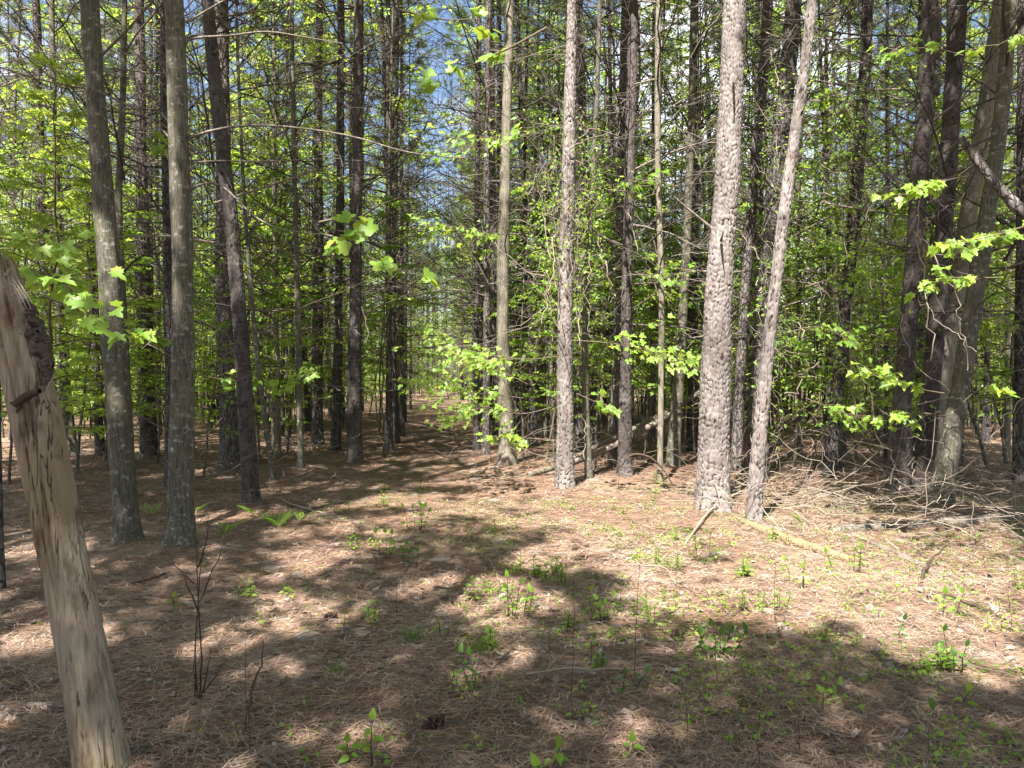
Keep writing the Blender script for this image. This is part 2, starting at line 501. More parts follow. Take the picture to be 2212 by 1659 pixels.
def px_line(pts, D, H=None):
    """measured picture points (x, y, width) at depth D -> [(point, radius)] from the ground up, carried on to height H"""
    out = []
    for e in pts:
        d = e[3] if len(e) > 3 else D
        out.append((at(e[0], e[1], d), e[2] / 2 / FPX * d))
    out.sort(key=lambda t: t[0][2])
    p0, r0 = out[0]
    gzz = gzf(p0[0], p0[1])
    dirn = unit(out[1][0] - p0)
    out[0] = (p0 + dirn * ((gzz - .12) - p0[2]) / max(dirn[2], .3), r0)
    if H:
        p, r = out[-1]
        dr = unit(unit(out[-1][0] - out[-2][0]) * .5 + np.array([0, 0, .8]))
        ext = (H - p[2]) / dr[2]
        if ext > .3:
            for k in (.35, .7, 1):
                out.append((p + dr * ext * k, max(.025, r * (1 - .8 * k))))
    return out

def trunk_mesh(name, pts, mat, kind, origin, zhi=7., nu=56, flare=.45, seed=0):
    Q, q = cline(pts, 80)
    z = Q[:, 2]
    ztop = z[-1]
    zb = z[0]
    lo = np.arange(zb, min(zhi, ztop), (.012 if nu > 100 else .017) if kind == 'pine' else (.04 if kind == 'grey' else .12))
    hi = np.linspace(min(zhi, ztop), ztop, 24)[1:] if ztop > zhi else np.array([ztop])
    zz = np.concatenate([lo, hi])
    o = np.argsort(z)
    C = np.stack([np.interp(zz, z[o], Q[o, k]) for k in range(3)], 1)
    rr = np.interp(zz, z[o], q[o])
    rr = rr * (1 + flare * np.exp(-np.maximum(zz - zb - .1, 0) / .16))
    th = np.arange(nu) / nu * 2 * math.pi
    TH, ZZ = np.meshgrid(th, zz)
    Rm = float(np.mean(rr[:max(2, len(lo))]))
    rnd = np.full(TH.shape, .5)
    plate = np.ones(TH.shape)
    disp = np.zeros(TH.shape)
    cu, su = np.cos(TH), np.sin(TH)
    if kind == 'pine':
        na = max(9, int(round(2 * math.pi * Rm / .044)))
        u = TH / (2 * math.pi) * na
        v = ZZ / .058
        wu = (vnoise(cu * 3 + ZZ * 4, su * 3 + ZZ * 7, seed) - .5) * .9
        wv = (vnoise(cu * 4 + ZZ * 6, su * 4 - ZZ * 3, seed + 3) - .5) * 1.1
        u, v = u + wu, v + wv
        iu, iv = np.floor(u), np.floor(v)
        F1, F2 = np.full(u.shape, 9.), np.full(u.shape, 9.)
        cid, vy = np.zeros(u.shape), np.zeros(u.shape)
        for a in (-1, 0, 1):
            for c in (-1, 0, 1):
                ci, cj = iu + a, iv + c
                cm = np.mod(ci, na)
                dx = ci + .15 + .7 * hash2(cm, cj, seed + 1) - u
                dy = cj + .15 + .7 * hash2(cm, cj, seed + 2) - v
                d = np.hypot(dx, dy)
                near = d < F1
                F2 = np.where(near, F1, np.minimum(F2, d))
                cid = np.where(near, hash2(cm, cj, seed + 5), cid)
                vy = np.where(near, dy, vy)
                F1 = np.where(near, d, F1)
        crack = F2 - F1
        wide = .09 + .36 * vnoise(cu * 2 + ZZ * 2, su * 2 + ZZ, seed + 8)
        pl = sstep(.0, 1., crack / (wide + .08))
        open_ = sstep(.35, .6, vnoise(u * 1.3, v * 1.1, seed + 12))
        low = sstep(-.1, .45, vy)  # gaps go deeper and darker below each plate: shadow painted into the bark
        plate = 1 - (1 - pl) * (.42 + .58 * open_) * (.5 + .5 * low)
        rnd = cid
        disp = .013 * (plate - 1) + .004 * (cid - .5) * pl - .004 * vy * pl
        disp = disp + .02 * Rm * (fbm(cu * 2 + ZZ * .7, su * 2 + ZZ * .7, seed) - .5) * 4
    else:
        disp = Rm * .10 * (fbm(cu * 1.2 + ZZ * .5, su * 1.2 - ZZ * .4, seed) - .5) * 2 + .003 * (fbm(TH * 22 / 6.283 * 3, ZZ * 5, seed + 4) - .5)
        butt = np.exp(-np.maximum(ZZ - zb - .1, 0) / .2)
        disp = disp + Rm * .16 * butt * np.cos(TH * 5 + seed)
    kr = np.random.default_rng(seed + 7)
    for kk in range(9 if kind in ('pine', 'grey') else 0):
        t0, z0, sz = kr.uniform(3.4, 6.0), kr.uniform(.4, min(zhi, ztop)), kr.uniform(.022, .045)
        d2 = ((np.angle(np.exp(1j * (TH - t0))) * Rm) ** 2 + ((ZZ - z0) * .8) ** 2) / sz ** 2
        disp = disp + Rm * .12 * np.exp(-d2 * .5) - .018 * np.exp(-d2 * 5)
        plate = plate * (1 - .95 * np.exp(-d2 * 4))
    if kind == 'pine':
        disp = disp + Rm * .22 * np.exp(-np.maximum(ZZ - zb - .1, 0) / .14) * np.cos(TH * 4 + seed + np.sin(TH))
    wob = .35 * Rm
    C = C + np.stack([(fbm(zz * .9, zz * 0, seed + 1, 3) - .5) * wob, (fbm(zz * .9, zz * 0 + 5, seed + 2, 3) - .5) * wob, zz * 0], 1)
    rr = rr * (1 + .14 * (fbm(zz * 1.3, zz * 0, seed + 3, 3) - .5))
    Rg = rr[:, None] + disp
    V = np.stack([C[:, 0:1] + cu * Rg, C[:, 1:2] + su * Rg, np.repeat(C[:, 2:3], nu, 1)], -1)
    g = Geo()
    i = np.arange(len(zz) - 1)[:, None] * nu
    j = np.arange(nu)[None]
    f = np.stack([i + j, i + (j + 1) % nu, i + nu + (j + 1) % nu, i + nu + j], -1).reshape(-1, 4)
    g.add(V.reshape(-1, 3), f, 0, rnd.ravel())
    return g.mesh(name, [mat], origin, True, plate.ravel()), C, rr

# ------------------------------------------------------------------ shared prototypes
def dead_branches(rng, zlo, zhi, n, lmax, sub=5, r0=.05):
    g = Geo()
    P, Rr, P2, R2 = [], [], [], []
    for k in range(n):
        z = zlo + (zhi - zlo) * (k + rng.random()) / n
        az = rng.random() * 6.283
        L = lmax * (.35 + .65 * rng.random())
        el = rng.uniform(-.25, .6)
        d = np.array([math.cos(az) * math.cos(el), math.sin(az) * math.cos(el), math.sin(el)])
        t = np.linspace(0, 1, 6)[:, None]
        bend = rng.normal(size=3) * .12 + np.array([0, 0, rng.uniform(-.25, .15)])
        p = np.array([0, 0, z]) + d * t * L + bend * (t ** 2) * L + rng.normal(size=(6, 3)) * .015 * L * t
        r = rng.uniform(.008, .017) * (1 - .75 * t[:, 0])
        P.append(p); Rr.append(r)
        for s in range(sub):
            u = rng.uniform(.25, .98)
            q = p[0] + (p[-1] - p[0]) * u
            i = int(u * 5)
            q = p[i] + (p[min(5, i + 1)] - p[i]) * (u * 5 - i)
            dd = unit(d + rng.normal(size=3) * .7)
            l2 = L * rng.uniform(.12, .42)
            tt = np.linspace(0, 1, 4)[:, None]
            P2.append(q + dd * tt * l2 + rng.normal(size=3) * .2 * l2 * tt ** 2 + rng.normal(size=(4, 3)) * .03 * l2 * tt)
            R2.append(.0055 * (1 - .6 * tt[:, 0]))
    tubes(g, P, Rr, 4, 0, rng.random(len(P)))
    tubes(g, P2, R2, 3, 0, rng.random(len(P2)))
    return g

_k = 13
_a = np.linspace(0, 6.283, _k, endpoint=False)
T_TUFT = (np.concatenate([np.array([[.9 * math.cos(a) * s, .25 + .75 * abs(math.sin(i * 1.7)) * 1.0, .9 * math.sin(a) * s], [w * .035, 0, w * .02], [-w * .035, .04, 0]])
          for i, (a, s, w) in enumerate(zip(_a, .45 + .55 * np.abs(np.cos(np.arange(_k) * 2.3)), np.ones(_k)))]), np.arange(_k * 3).reshape(-1, 3))

def pine_crown(rng, z0, z1, spread, whorls=13):
    g = Geo()
    P, Rr, tp, td = [], [], [], []
    for w in range(whorls):
        u = (w + rng.random()) / whorls
        z = z0 + (z1 - z0) * u
        for k in range(4):
            if rng.random() < .15: continue
            az = rng.random() * 6.283
            L = spread * (1 - .72 * u) * rng.uniform(.5, 1.1)
            t = np.linspace(0, 1, 5)[:, None]
            d = np.array([math.cos(az), math.sin(az), rng.uniform(-.05, .45)])
            p = np.array([0, 0, z]) + d * t * L + np.array([0, 0, .25]) * L * t ** 2
            P.append(p); Rr.append(.016 * (1 - .8 * t[:, 0]))
            for s in range(7):
                uu = rng.uniform(.35, 1)
                i = min(3, int(uu * 4))
                q = p[i] + (p[i + 1] - p[i]) * (uu * 4 - i)
                dd = unit(d + rng.normal(size=3) * .6 + np.array([0, 0, .3]))
                l2 = L * rng.uniform(.1, .35)
                P.append(q + dd * t * l2); Rr.append(.005 * (1 - .6 * t[:, 0]))
                for e in (.55, .8, 1.0):
                    tp.append(q + dd * l2 * e); td.append(unit(dd + rng.normal(size=3) * .3))
    tubes(g, P, Rr, 3, 1, .3)
    place(g, T_TUFT, np.array(tp), np.array(td), rng.normal(size=(len(tp), 3)), rng.uniform(.17, .27, len(tp)), 0, rng.random(len(tp)))
    return g

def leafy(rng, H, zlo, n_br, blen, lsize, T, per=7, twigs=6, r0=.02, upright=.35, mat_leafs=0):
    """branches with flat sprays of leaves round a stem of height H"""
    g = Geo()
    P, Rr, P2, R2, lp, ld, ln = [], [], [], [], [], [], []
    az = rng.random() * 6
    for k in range(n_br):
        u = (k + rng.random()) / n_br
        z = zlo + (H - zlo) * u
        az += 2.4 + rng.normal() * .5
        L = blen * (1 - .62 * u) * rng.uniform(.55, 1.15)
        el = upright + .5 * u + rng.normal() * .15
        d = np.array([math.cos(az) * math.cos(el), math.sin(az) * math.cos(el), math.sin(el)])
        hz = np.array([math.cos(az), math.sin(az), 0])
        t = np.linspace(0, 1, 6)[:, None]
        p = np.array([0, 0, z]) + d * L * t * (1 - .3 * t) + hz * L * .3 * t ** 2 - np.array([0, 0, .12]) * L * t ** 2 + rng.normal(size=(6, 3)) * .012 * L
        P.append(p); Rr.append(r0 * (.35 + .3 * (1 - u)) * (1 - .8 * t[:, 0]) + .0015)
        for s in range(twigs):
            uu = .25 + .75 * (s + rng.random()) / twigs
            i = min(4, int(uu * 5))
            q = p[i] + (p[i + 1] - p[i]) * (uu * 5 - i)
            sgn = 1 if s % 2 else -1
            lat = np.cross(hz, [0, 0, 1.0]) * sgn
            dd = unit(hz * .8 + lat * rng.uniform(.4, 1.1) + np.array([0, 0, rng.normal() * .22]))
            if s == twigs - 1: q, dd = p[-1], unit(hz + rng.normal(size=3) * .2)
            l2 = L * rng.uniform(.18, .38) * (1.15 - .5 * uu) + .05
            tt = np.linspace(0, 1, 3)[:, None]
            tw = q + dd * l2 * tt - np.array([0, 0, .1]) * l2 * tt ** 2
            P2.append(tw); R2.append(.0032 * (1 - .6 * tt[:, 0]))
            for c in range(per):
                e = (c + rng.random()) / per
                b = q + dd * l2 * e
                side = np.cross(dd, [0, 0, 1.0]) * (1 if c % 2 else -1)
                lp.append(b + side * lsize * .25 + np.array([0, 0, -.1 * l2 * e * e]))
                ld.append(dd * .6 + side * .8 + np.array([0, 0, -.35]) + rng.normal(size=3) * .3)
                ln.append(np.array([0, 0, 1.0]) + rng.normal(size=3) * .42)
    tubes(g, P, Rr, 4, 1, .4)
    tubes(g, P2, R2, 3, 1, .5)
    place(g, T, np.array(lp), np.array(ld), np.array(ln), rng.uniform(.55, 1.15, len(lp)) * lsize, 0, np.clip(rng.normal(.5, .26, len(lp)), 0, 1))
    return g

def straight_trunk(rng, H, r, wob=.12, sides=9, r1=.02):
    n = 14
    t = np.linspace(0, 1, n)
    w = np.cumsum(rng.normal(size=(n, 2)) * wob / 3, 0) * np.sin(t * 3.14 / 1.2)[:, None] * .6
    P = np.concatenate([w, (t * H - .15)[:, None]], 1)
    P[0, :2] = 0
    g = Geo()
    q = r * (1 - t) + r1 * t
    q[0] *= 1.35
    tubes(g, P, q, sides, 0, .5)
    return g

PR = np.random.default_rng(3)
PINE_H = 18.
P_TRUNK = [straight_trunk(PR, PINE_H, .115, .10).mesh("pine_trunk", [M_PINED if k % 2 else M_PINEF]) for k in range(6)]
P_DEAD = [dead_branches(PR, 1.6, 11, 44, 2.1, 9).mesh("dead_branches", [M_TWIG]) for k in range(5)]
P_CROWN = [pine_crown(PR, 12.0, 18.2, 1.9, 8).mesh("pine_crown", [M_NEED, M_TWIG]) for k in range(4)]
HW_H = 13.
H_TRUNK = [straight_trunk(PR, HW_H, .062, .22, 8, .008).mesh("hardwood_trunk", [M_GREY if k % 3 else M_PALE]) for k in range(6)]
H_CROWN = [leafy(PR, HW_H, 2.2 + .5 * (k % 3), 32, 2.4, .11, T_DIAMOND if k % 2 else T_STAR, 6, 9, .03, .4).mesh("hardwood_crown", [M_LEAF if k % 3 else M_LEAFB, M_GTWIG]) for k in range(5)]
S_H = 5.
S_TRUNK = [straight_trunk(PR, S_H, .024, .2, 6, .005).mesh("sapling_trunk", [M_GREY if k % 2 else M_GTWIG]) for k in range(4)]
S_CROWN = [leafy(PR, S_H, .7 + .3 * (k % 3), 22, 1.4, .09, T_STAR, 7, 8, .016, .2).mesh("sapling_crown", [M_LEAFB if k % 3 == 0 else M_LEAF, M_GTWIG]) for k in range(6)]
def bare_branches(rng, zlo, zhi, n, lmax):
    g = Geo()
    P, Rr, P2, R2, P3, R3 = [], [], [], [], [], []
    for k in range(n):
        z = zlo + (zhi - zlo) * (k + rng.random()) / n
        az = rng.random() * 6.283
        L = lmax * rng.uniform(.5, 1)
        el = rng.uniform(.1, .95)
        d = np.array([math.cos(az) * math.cos(el), math.sin(az) * math.cos(el), math.sin(el)])
        t = np.linspace(0, 1, 8)[:, None]
        p = np.array([0, 0, z]) + d * t * L + np.array([0, 0, rng.uniform(-.2, .3)]) * t ** 2 * L + np.cumsum(rng.normal(size=(8, 3)), 0) * .014 * L
        p[0] = (0, 0, z)
        P.append(p); Rr.append(rng.uniform(.009, .018) * (1 - .8 * t[:, 0]))
        for q_ in range(7):
            i = rng.integers(2, 8)
            dd = unit(d + rng.normal(size=3) * .55 + np.array([0, 0, .15]))
            l2 = L * rng.uniform(.15, .45)
            tt = np.linspace(0, 1, 5)[:, None]
            b = p[i] + dd * tt * l2 + np.cumsum(rng.normal(size=(5, 3)), 0) * .02 * l2
            b[0] = p[i]
            P2.append(b); R2.append(.0055 * (1 - .65 * tt[:, 0]))
            for e in range(3):
                d3 = unit(dd + rng.normal(size=3) * .6)
                t3 = np.linspace(0, 1, 3)[:, None]
                P3.append(b[rng.integers(1, 5)] + d3 * t3 * l2 * .4); R3.append(.003 * (1 - .5 * t3[:, 0]))
    tubes(g, P, Rr, 5, 0, .3); tubes(g, P2, R2, 3, 0, .3); tubes(g, P3, R3, 3, 0, .4)
    return g
BARE = [bare_branches(PR, 2.2, 8.5, 15, 2.6).mesh("side_branches", [M_STEMD]) for k in range(4)]
DEADX = [dead_branches(PR, 1.4, 8, 30, 2.0, 8).mesh("dead_branches", [M_TWIG]) for k in range(3)]

# ------------------------------------------------------------------ the ground
def ground():
    def axis(a, b, core, step):
        c = np.arange(-core, core + .01, step)
        e = np.geomspace(1, 1 + (b - core), 34)[1:] - 1 + core
        return np.concatenate([-e[::-1] * (a / b) if False else -e[::-1], c, e])
    xs = axis(160, 160, 13, .11)
    ys = np.concatenate([-np.geomspace(1, 60, 12)[::-1], np.arange(-.9, 16, .11), 16 + np.geomspace(.15, 184, 70)])
    X, Y = np.meshgrid(xs, ys)
    Z = gz(X, Y) + (fbm(X * 3.1, Y * 3.1, 21) - .5) * .035 * (np.hypot(X, Y) < 20)
    V = np.stack([X, Y, Z], -1)
    nx, ny = len(xs), len(ys)
    i = np.arange(ny - 1)[:, None] * nx
    j = np.arange(nx - 1)[None]
    f = np.stack([i + j, i + j + 1, i + nx + j + 1, i + nx + j], -1).reshape(-1, 4)
    g = Geo()
    g.add(V.reshape(-1, 3), f)
    tag(link("ground", g.mesh("ground", [M_GRND])), kind="structure")
def gz2(x, y):
    return gz(x, y) + (fbm(np.asarray(x) * 3.1, np.asarray(y) * 3.1, 21) - .5) * .035

# ------------------------------------------------------------------ measured trees (picture points: x, y, width)
LAND = []            # landmarks for wording: (x px, phrase)
TREES = [
 # name, kind, depth, points, height, label, landmark phrase
 ("maple_tree", 'grey', 6.7, [(278, 1185, 49), (262, 1000, 47), (254, 800, 46), (236, 560, 42), (212, 300, 40), (194, 0, 38)], 14, "grey smooth-barked maple beside the broken snag, left of the two front maples", "the left front maple", M_GREY),
 ("maple_tree", 'grey', 6.6, [(391, 1190, 58), (396, 1000, 52), (397, 700, 46), (396, 500, 43), (386, 250, 41), (377, 0, 39)], 14.5, "grey smooth-barked maple with several bare side limbs, right of the two front maples", "the right front maple", M_GREY),
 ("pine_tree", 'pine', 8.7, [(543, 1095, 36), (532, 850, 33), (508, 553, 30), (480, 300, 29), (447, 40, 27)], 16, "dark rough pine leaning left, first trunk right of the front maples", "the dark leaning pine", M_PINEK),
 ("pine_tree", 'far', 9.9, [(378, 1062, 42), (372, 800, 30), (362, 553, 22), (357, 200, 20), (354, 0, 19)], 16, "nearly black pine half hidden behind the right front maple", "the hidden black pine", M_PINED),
 ("pine_tree", 'far', 11.9, [(498, 1016, 44), (492, 850, 42), (484, 600, 36), (482, 300, 30), (478, 0, 26)], 17, "pale sunlit pine standing just behind the dark leaning pine", "the pale pine behind the leaning one", M_PINEF),
 ("pine_tree", 'pine', 12.9, [(765, 1003, 35), (764, 850, 30), (769, 600, 26), (772, 300, 22), (776, 0, 20)], 17, "straight grey pine at the left edge of the path mouth", "the pine at the path mouth", M_PINEK),
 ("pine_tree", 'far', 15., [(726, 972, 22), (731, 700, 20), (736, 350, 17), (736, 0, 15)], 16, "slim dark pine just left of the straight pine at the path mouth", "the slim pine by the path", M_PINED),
 ("pine_tree", 'far', 16., [(685, 960, 24), (687, 700, 23), (688, 350, 18), (690, 0, 15)], 17, "grey pine with a sunlit face, second trunk left of the path mouth pine", "the sunlit pine left of the path", M_PINEF),
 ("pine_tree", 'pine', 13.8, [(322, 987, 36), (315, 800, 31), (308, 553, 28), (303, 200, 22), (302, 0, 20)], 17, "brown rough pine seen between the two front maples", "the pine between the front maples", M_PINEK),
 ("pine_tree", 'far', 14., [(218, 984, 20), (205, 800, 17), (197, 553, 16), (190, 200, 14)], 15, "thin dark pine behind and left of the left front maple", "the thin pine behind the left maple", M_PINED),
 ("pine_tree", 'far', 15., [(110, 968, 26), (100, 700, 22), (88, 400, 18), (80, 100, 16)], 16, "pale pine rising behind the broken snag", "the pale pine behind the snag", M_PINEF),
 ("hardwood_tree", 'low', 14.2, [(155, 987, 32), (142, 880, 24), (132, 780, 18), (128, 600, 15), (118, 300, 12), (112, 0, 10)], 15, "grey crooked hardwood with a swollen base, right of the snag", "the crooked hardwood", M_GREY),
 ("hardwood_tree", 'low', 10.6, [(592, 1035, 12), (570, 900, 11), (553, 750, 11), (535, 553, 9), (520, 300, 7), (510, 0, 6)], 11, "thin grey leaning stem against the right side of the dark leaning pine", "the thin leaning stem", M_GREY),
 ("hardwood_tree", 'low', 12., [(650, 1005, 14), (644, 700, 13), (640, 553, 12), (632, 200, 10), (630, 0, 9)], 12, "slender straight grey hardwood between the leaning pine and the path", "the slender grey stem", M_GREY),
 ("hardwood_tree", 'low', 9.2, [(282, 1000, 20), (272, 800, 18), (258, 553, 17), (252, 420, 15), (266, 250, 13), (270, 0, 11)], 12, "olive forked hardwood close behind the left front maple", "the forked hardwood", M_GREY),
 ("poplar_tree", 'grey', 12.6, [(1096, 1003, 38), (1090, 850, 30), (1084, 700, 26), (1085, 553, 27), (1093, 300, 21), (1101, 0, 16)], 15, "tan smooth poplar dappled with leaf shadows, right of the path", "the dappled poplar", M_PALE),
 ("pine_tree", 'far', 15.3, [(1029, 967, 13), (1030, 700, 12), (1030, 400, 11), (1036, 0, 10)], 15, "narrow black pine at the right edge of the path", "the narrow black pine", M_PINED),
 ("pine_tree", 'far', 14.2, [(1050, 960, 18), (1051, 700, 15), (1052, 400, 13), (1056, 0, 11)], 16, "grey pine hard against the narrow black pine by the path", "the grey pine by the path", M_PINEF),
 ("pine_tree", 'pine', 9.9, [(1222, 1060, 40), (1220, 850, 36), (1222, 553, 33), (1232, 250, 27), (1238, 0, 22)], 16, "pale sunlit pine with dry vines hanging from its trunk, right of the dappled poplar", "the vine-hung pine", M_PINE),
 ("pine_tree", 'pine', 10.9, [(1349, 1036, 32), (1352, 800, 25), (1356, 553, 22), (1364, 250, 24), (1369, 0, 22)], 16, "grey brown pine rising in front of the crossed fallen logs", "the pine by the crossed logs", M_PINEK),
 ("hardwood_tree", 'low', 10.4, [(1425, 1056, 13), (1428, 850, 12), (1430, 600, 13), (1417, 250, 13), (1423, 0, 11)], 12, "thin wavy hardwood stem just right of the crossed fallen logs", "the wavy thin stem", M_PALE),
 ("hardwood_tree", 'low', 11.9, [(1453, 1012, 30), (1464, 850, 26), (1474, 700, 20), (1490, 400, 16), (1500, 0, 15)], 13, "dark leaning hardwood at the upper end of the crossed logs", "the dark leaning hardwood", M_GREY),
 ("hardwood_tree", 'low', 10.6, [(1272, 1028, 17), (1264, 900, 15), (1262, 700, 14), (1275, 500, 12), (1290, 200, 9), (1296, 0, 8)], 12, "crooked grey sapling stem right behind the vine-hung pine", "the crooked stem", M_GREY),
 ("pine_tree", 'pine', 8.2, [(1535, 1116, 78), (1537, 1000, 68), (1545, 800, 61), (1556, 553, 56), (1572, 300, 53), (1592, 0, 49)], 18, "largest pine in the wood, thick trunk of pale scaly bark with stubs", "the biggest pine", M_PINE),
 ("pine_tree", 'pine', 7.5, [(1626, 1147, 34), (1633, 1000, 31), (1652, 800, 27), (1682, 553, 26), (1712, 320, 24), (1752, 67, 22)], 13, "pale scaly pine leaning right, close beside the biggest pine", "the leaning pale pine", M_PINE),
 ("pine_tree", 'far', 10.5, [(1632, 1046, 52), (1640, 800, 44), (1660, 553, 40), (1688, 300, 36), (1718, 0, 30)], 17, "dark vine-wrapped pine seen between the biggest pine and the leaning pale pine", "the vine-wrapped dark pine", M_PINED),
 ("pine_tree", 'far', 11.5, [(1590, 1020, 26), (1600, 800, 25), (1615, 553, 24), (1637, 300, 22), (1661, 0, 22)], 17, "brown pine leaning out from behind the right side of the biggest pine", "the brown pine behind the biggest", M_PINEF),
 ("pine_tree", 'far', 10.8, [(1790, 1040, 32), (1806, 850, 27), (1822, 700, 26), (1840, 553, 25), (1862, 250, 24), (1876, 0, 24)], 16, "dark pine trunk in the vine thicket right of the leaning pale pine", "the pine in the thicket", M_PINED),
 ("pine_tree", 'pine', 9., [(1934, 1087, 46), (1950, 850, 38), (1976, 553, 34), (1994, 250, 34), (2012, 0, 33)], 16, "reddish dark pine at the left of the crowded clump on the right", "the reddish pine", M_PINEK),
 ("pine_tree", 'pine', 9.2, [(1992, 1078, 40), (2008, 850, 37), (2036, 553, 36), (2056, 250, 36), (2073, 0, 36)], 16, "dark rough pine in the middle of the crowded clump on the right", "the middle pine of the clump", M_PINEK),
 ("hardwood_tree", 'grey', 9.5, [(2000, 1080, 36), (2022, 886, 36), (2050, 720, 36), (2098, 433, 34), (2128, 233, 30), (2165, 0, 28)], 14, "tan smooth hardwood crossing behind the clump and leaning right", "the tan leaning hardwood", M_PALE),
 ("hardwood_tree", 'grey', 8.6, [(2025, 1103, 50), (2066, 900, 42), (2098, 700, 36), (2128, 500, 32), (2158, 300, 30), (2188, 0, 28)], 14, "grey smooth hardwood leaning right from the front of the clump", "the grey leaning hardwood", M_GREY),
 ("pine_tree", 'far', 10., [(2205, 1052, 30), (2206, 800, 27), (2208, 553, 25), (2210, 200, 24)], 16, "dark pine cut by the right-hand edge of the view", "the dark pine at the far right", M_PINED),
 ("pine_tree", 'far', 5.2, [(0, 1293, 24), (-2, 1100, 18), (-6, 900, 14)], 13, "dark thin trunk at the left border behind the snag", "the thin trunk at the left", M_PINED),
]
TXY = []
crowns_near = []
def add_limb(parent, origin, pts, D, sides=6, name="branch", mat=None):
    P = [(at(e[0], e[1], e[3] if len(e) > 3 else D), e[2] * .34 / FPX * (e[3] if len(e) > 3 else D)) for e in pts]
    Q, q = cline(P, 16)
    g = Geo()
    tubes(g, Q, q, sides, 0, .6)
    return link(name, g.mesh(name, [mat or M_PALE], origin), parent)

TOBJ = []
for ti, (nm, kind, D, pts, H, lab, phr, mat) in enumerate(TREES):
    line = px_line(pts, D, H)
    o = line[0][0].copy()
    o[2] = gzf(o[0], o[1])
    nu = {'pine': 128 if pts[0][2] > 60 else 64, 'grey': 40, 'far': 16, 'low': 12}[kind]
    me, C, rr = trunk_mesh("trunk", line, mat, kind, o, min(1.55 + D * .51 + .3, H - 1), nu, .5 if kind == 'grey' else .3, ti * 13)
    r = root(nm, o, lab, "tree")
    link("trunk", me, r)
    TOBJ.append(r)
    TXY.append((o[0], o[1]))
    LAND.append((np.interp(500, sorted(p[1] for p in pts), [p[0] for p in sorted(pts, key=lambda p: p[1])]), phr))
    top = C[-1]
    g = Geo()
    rad = (2.3, 2.3, 2.4) if nm == "pine_tree" else (2.0, 2.0, 2.8)
    shade_crown(g, top - np.array([0, 0, rad[2] * .5]), rad, 46 if D < 12 else 36, 0, 30, .16, ti + 100)
    tag(link("crown", g.mesh("crown", [M_NEED if nm == "pine_tree" else M_LEAF, M_TWIG], o, False), r), kind="stuff")
    if nm == "pine_tree" and ti not in (23, 24, 18, 33):
        sel = DEADX[ti % 3]
        d = link("dead_branches", sel, r, (0, 0, 0), ti * 1.3)
        mid = C[np.argmin(np.abs(C[:, 2] - 5))] - o
        d.location = (mid[0], mid[1], .6)
        tag(d, kind="stuff")
    if ti not in (0, 1, 23, 24, 18, 33):
        mid = C[np.argmin(np.abs(C[:, 2] - 5))] - o
        tag(link("side_branches", BARE[ti % 4], r, (mid[0], mid[1], .3), ti * 2.1), kind="stuff")

MOUND.extend(TXY)
ground()
mapleA, mapleB, bigpine = TOBJ[0], TOBJ[1], TOBJ[23]
oB = np.array(mapleB.location)
for pts in ([(410, 297, 11), (440, 280, 9), (500, 270, 8), (570, 268, 7), (650, 276, 6.5), (730, 287, 6), (800, 302, 5.5, 6.4), (860, 330, 5, 6.3), (930, 338, 4, 6.2), (1010, 341, 2.5, 6.1)],
            [(406, 412, 12), (420, 386, 9), (442, 382, 7), (490, 405, 6, 6.2), (535, 458, 5.5, 5.6), (585, 492, 5, 5.1), (650, 503, 4, 4.7), (700, 506, 3, 4.4)],
            [(412, 352, 6), (470, 346, 5), (560, 350, 4.5), (640, 345, 3.5), (735, 342, 2)],
            [(398, 88, 10), (420, 78, 8), (500, 80, 7), (567, 64, 6), (633, 76, 5), (740, 94, 3)],
            [(392, 330, 9), (362, 288, 8), (310, 240, 7), (250, 214, 6), (180, 184, 5), (100, 142, 4), (-20, 85, 3)],
            [(402, 50, 7), (430, 32, 6), (485, 0, 5), (560, -40, 3)],
            [(395, 90, 9), (386, 40, 8), (375, -10, 7), (350, -60, 4)]):
    add_limb(mapleB, oB, pts, 6.6, mat=M_LOG)
oA = np.array(mapleA.location)
for pts in ([(236, 205, 8), (180, 190, 6), (90, 175, 5), (-20, 140, 3)], [(220, 120, 8), (280, 60, 7), (340, -10, 5)]):
    add_limb(mapleA, oA, pts, 6.7, mat=M_GTWIG)
oG = np.array(bigpine.location)
for pts, n in (([(1540, 496, 15), (1526, 484, 10), (1500, 462, 8), (1478, 445, 7), (1456, 424, 4)], "broken_branch"), ([(1584, 190, 9, 8.1), (1585, 184, 6, 7.95), (1583, 178, 3, 7.87)], "branch_stub"),
               ([(1558, 520, 10, 8.05), (1559, 512, 6, 7.93), (1562, 505, 3, 7.85)], "branch_stub"), ([(1540, 722, 9), (1516, 727, 5), (1490, 730, 2)], "branch_stub")):
    add_limb(bigpine, oG, pts, 8.2, 8, n, M_LOG)

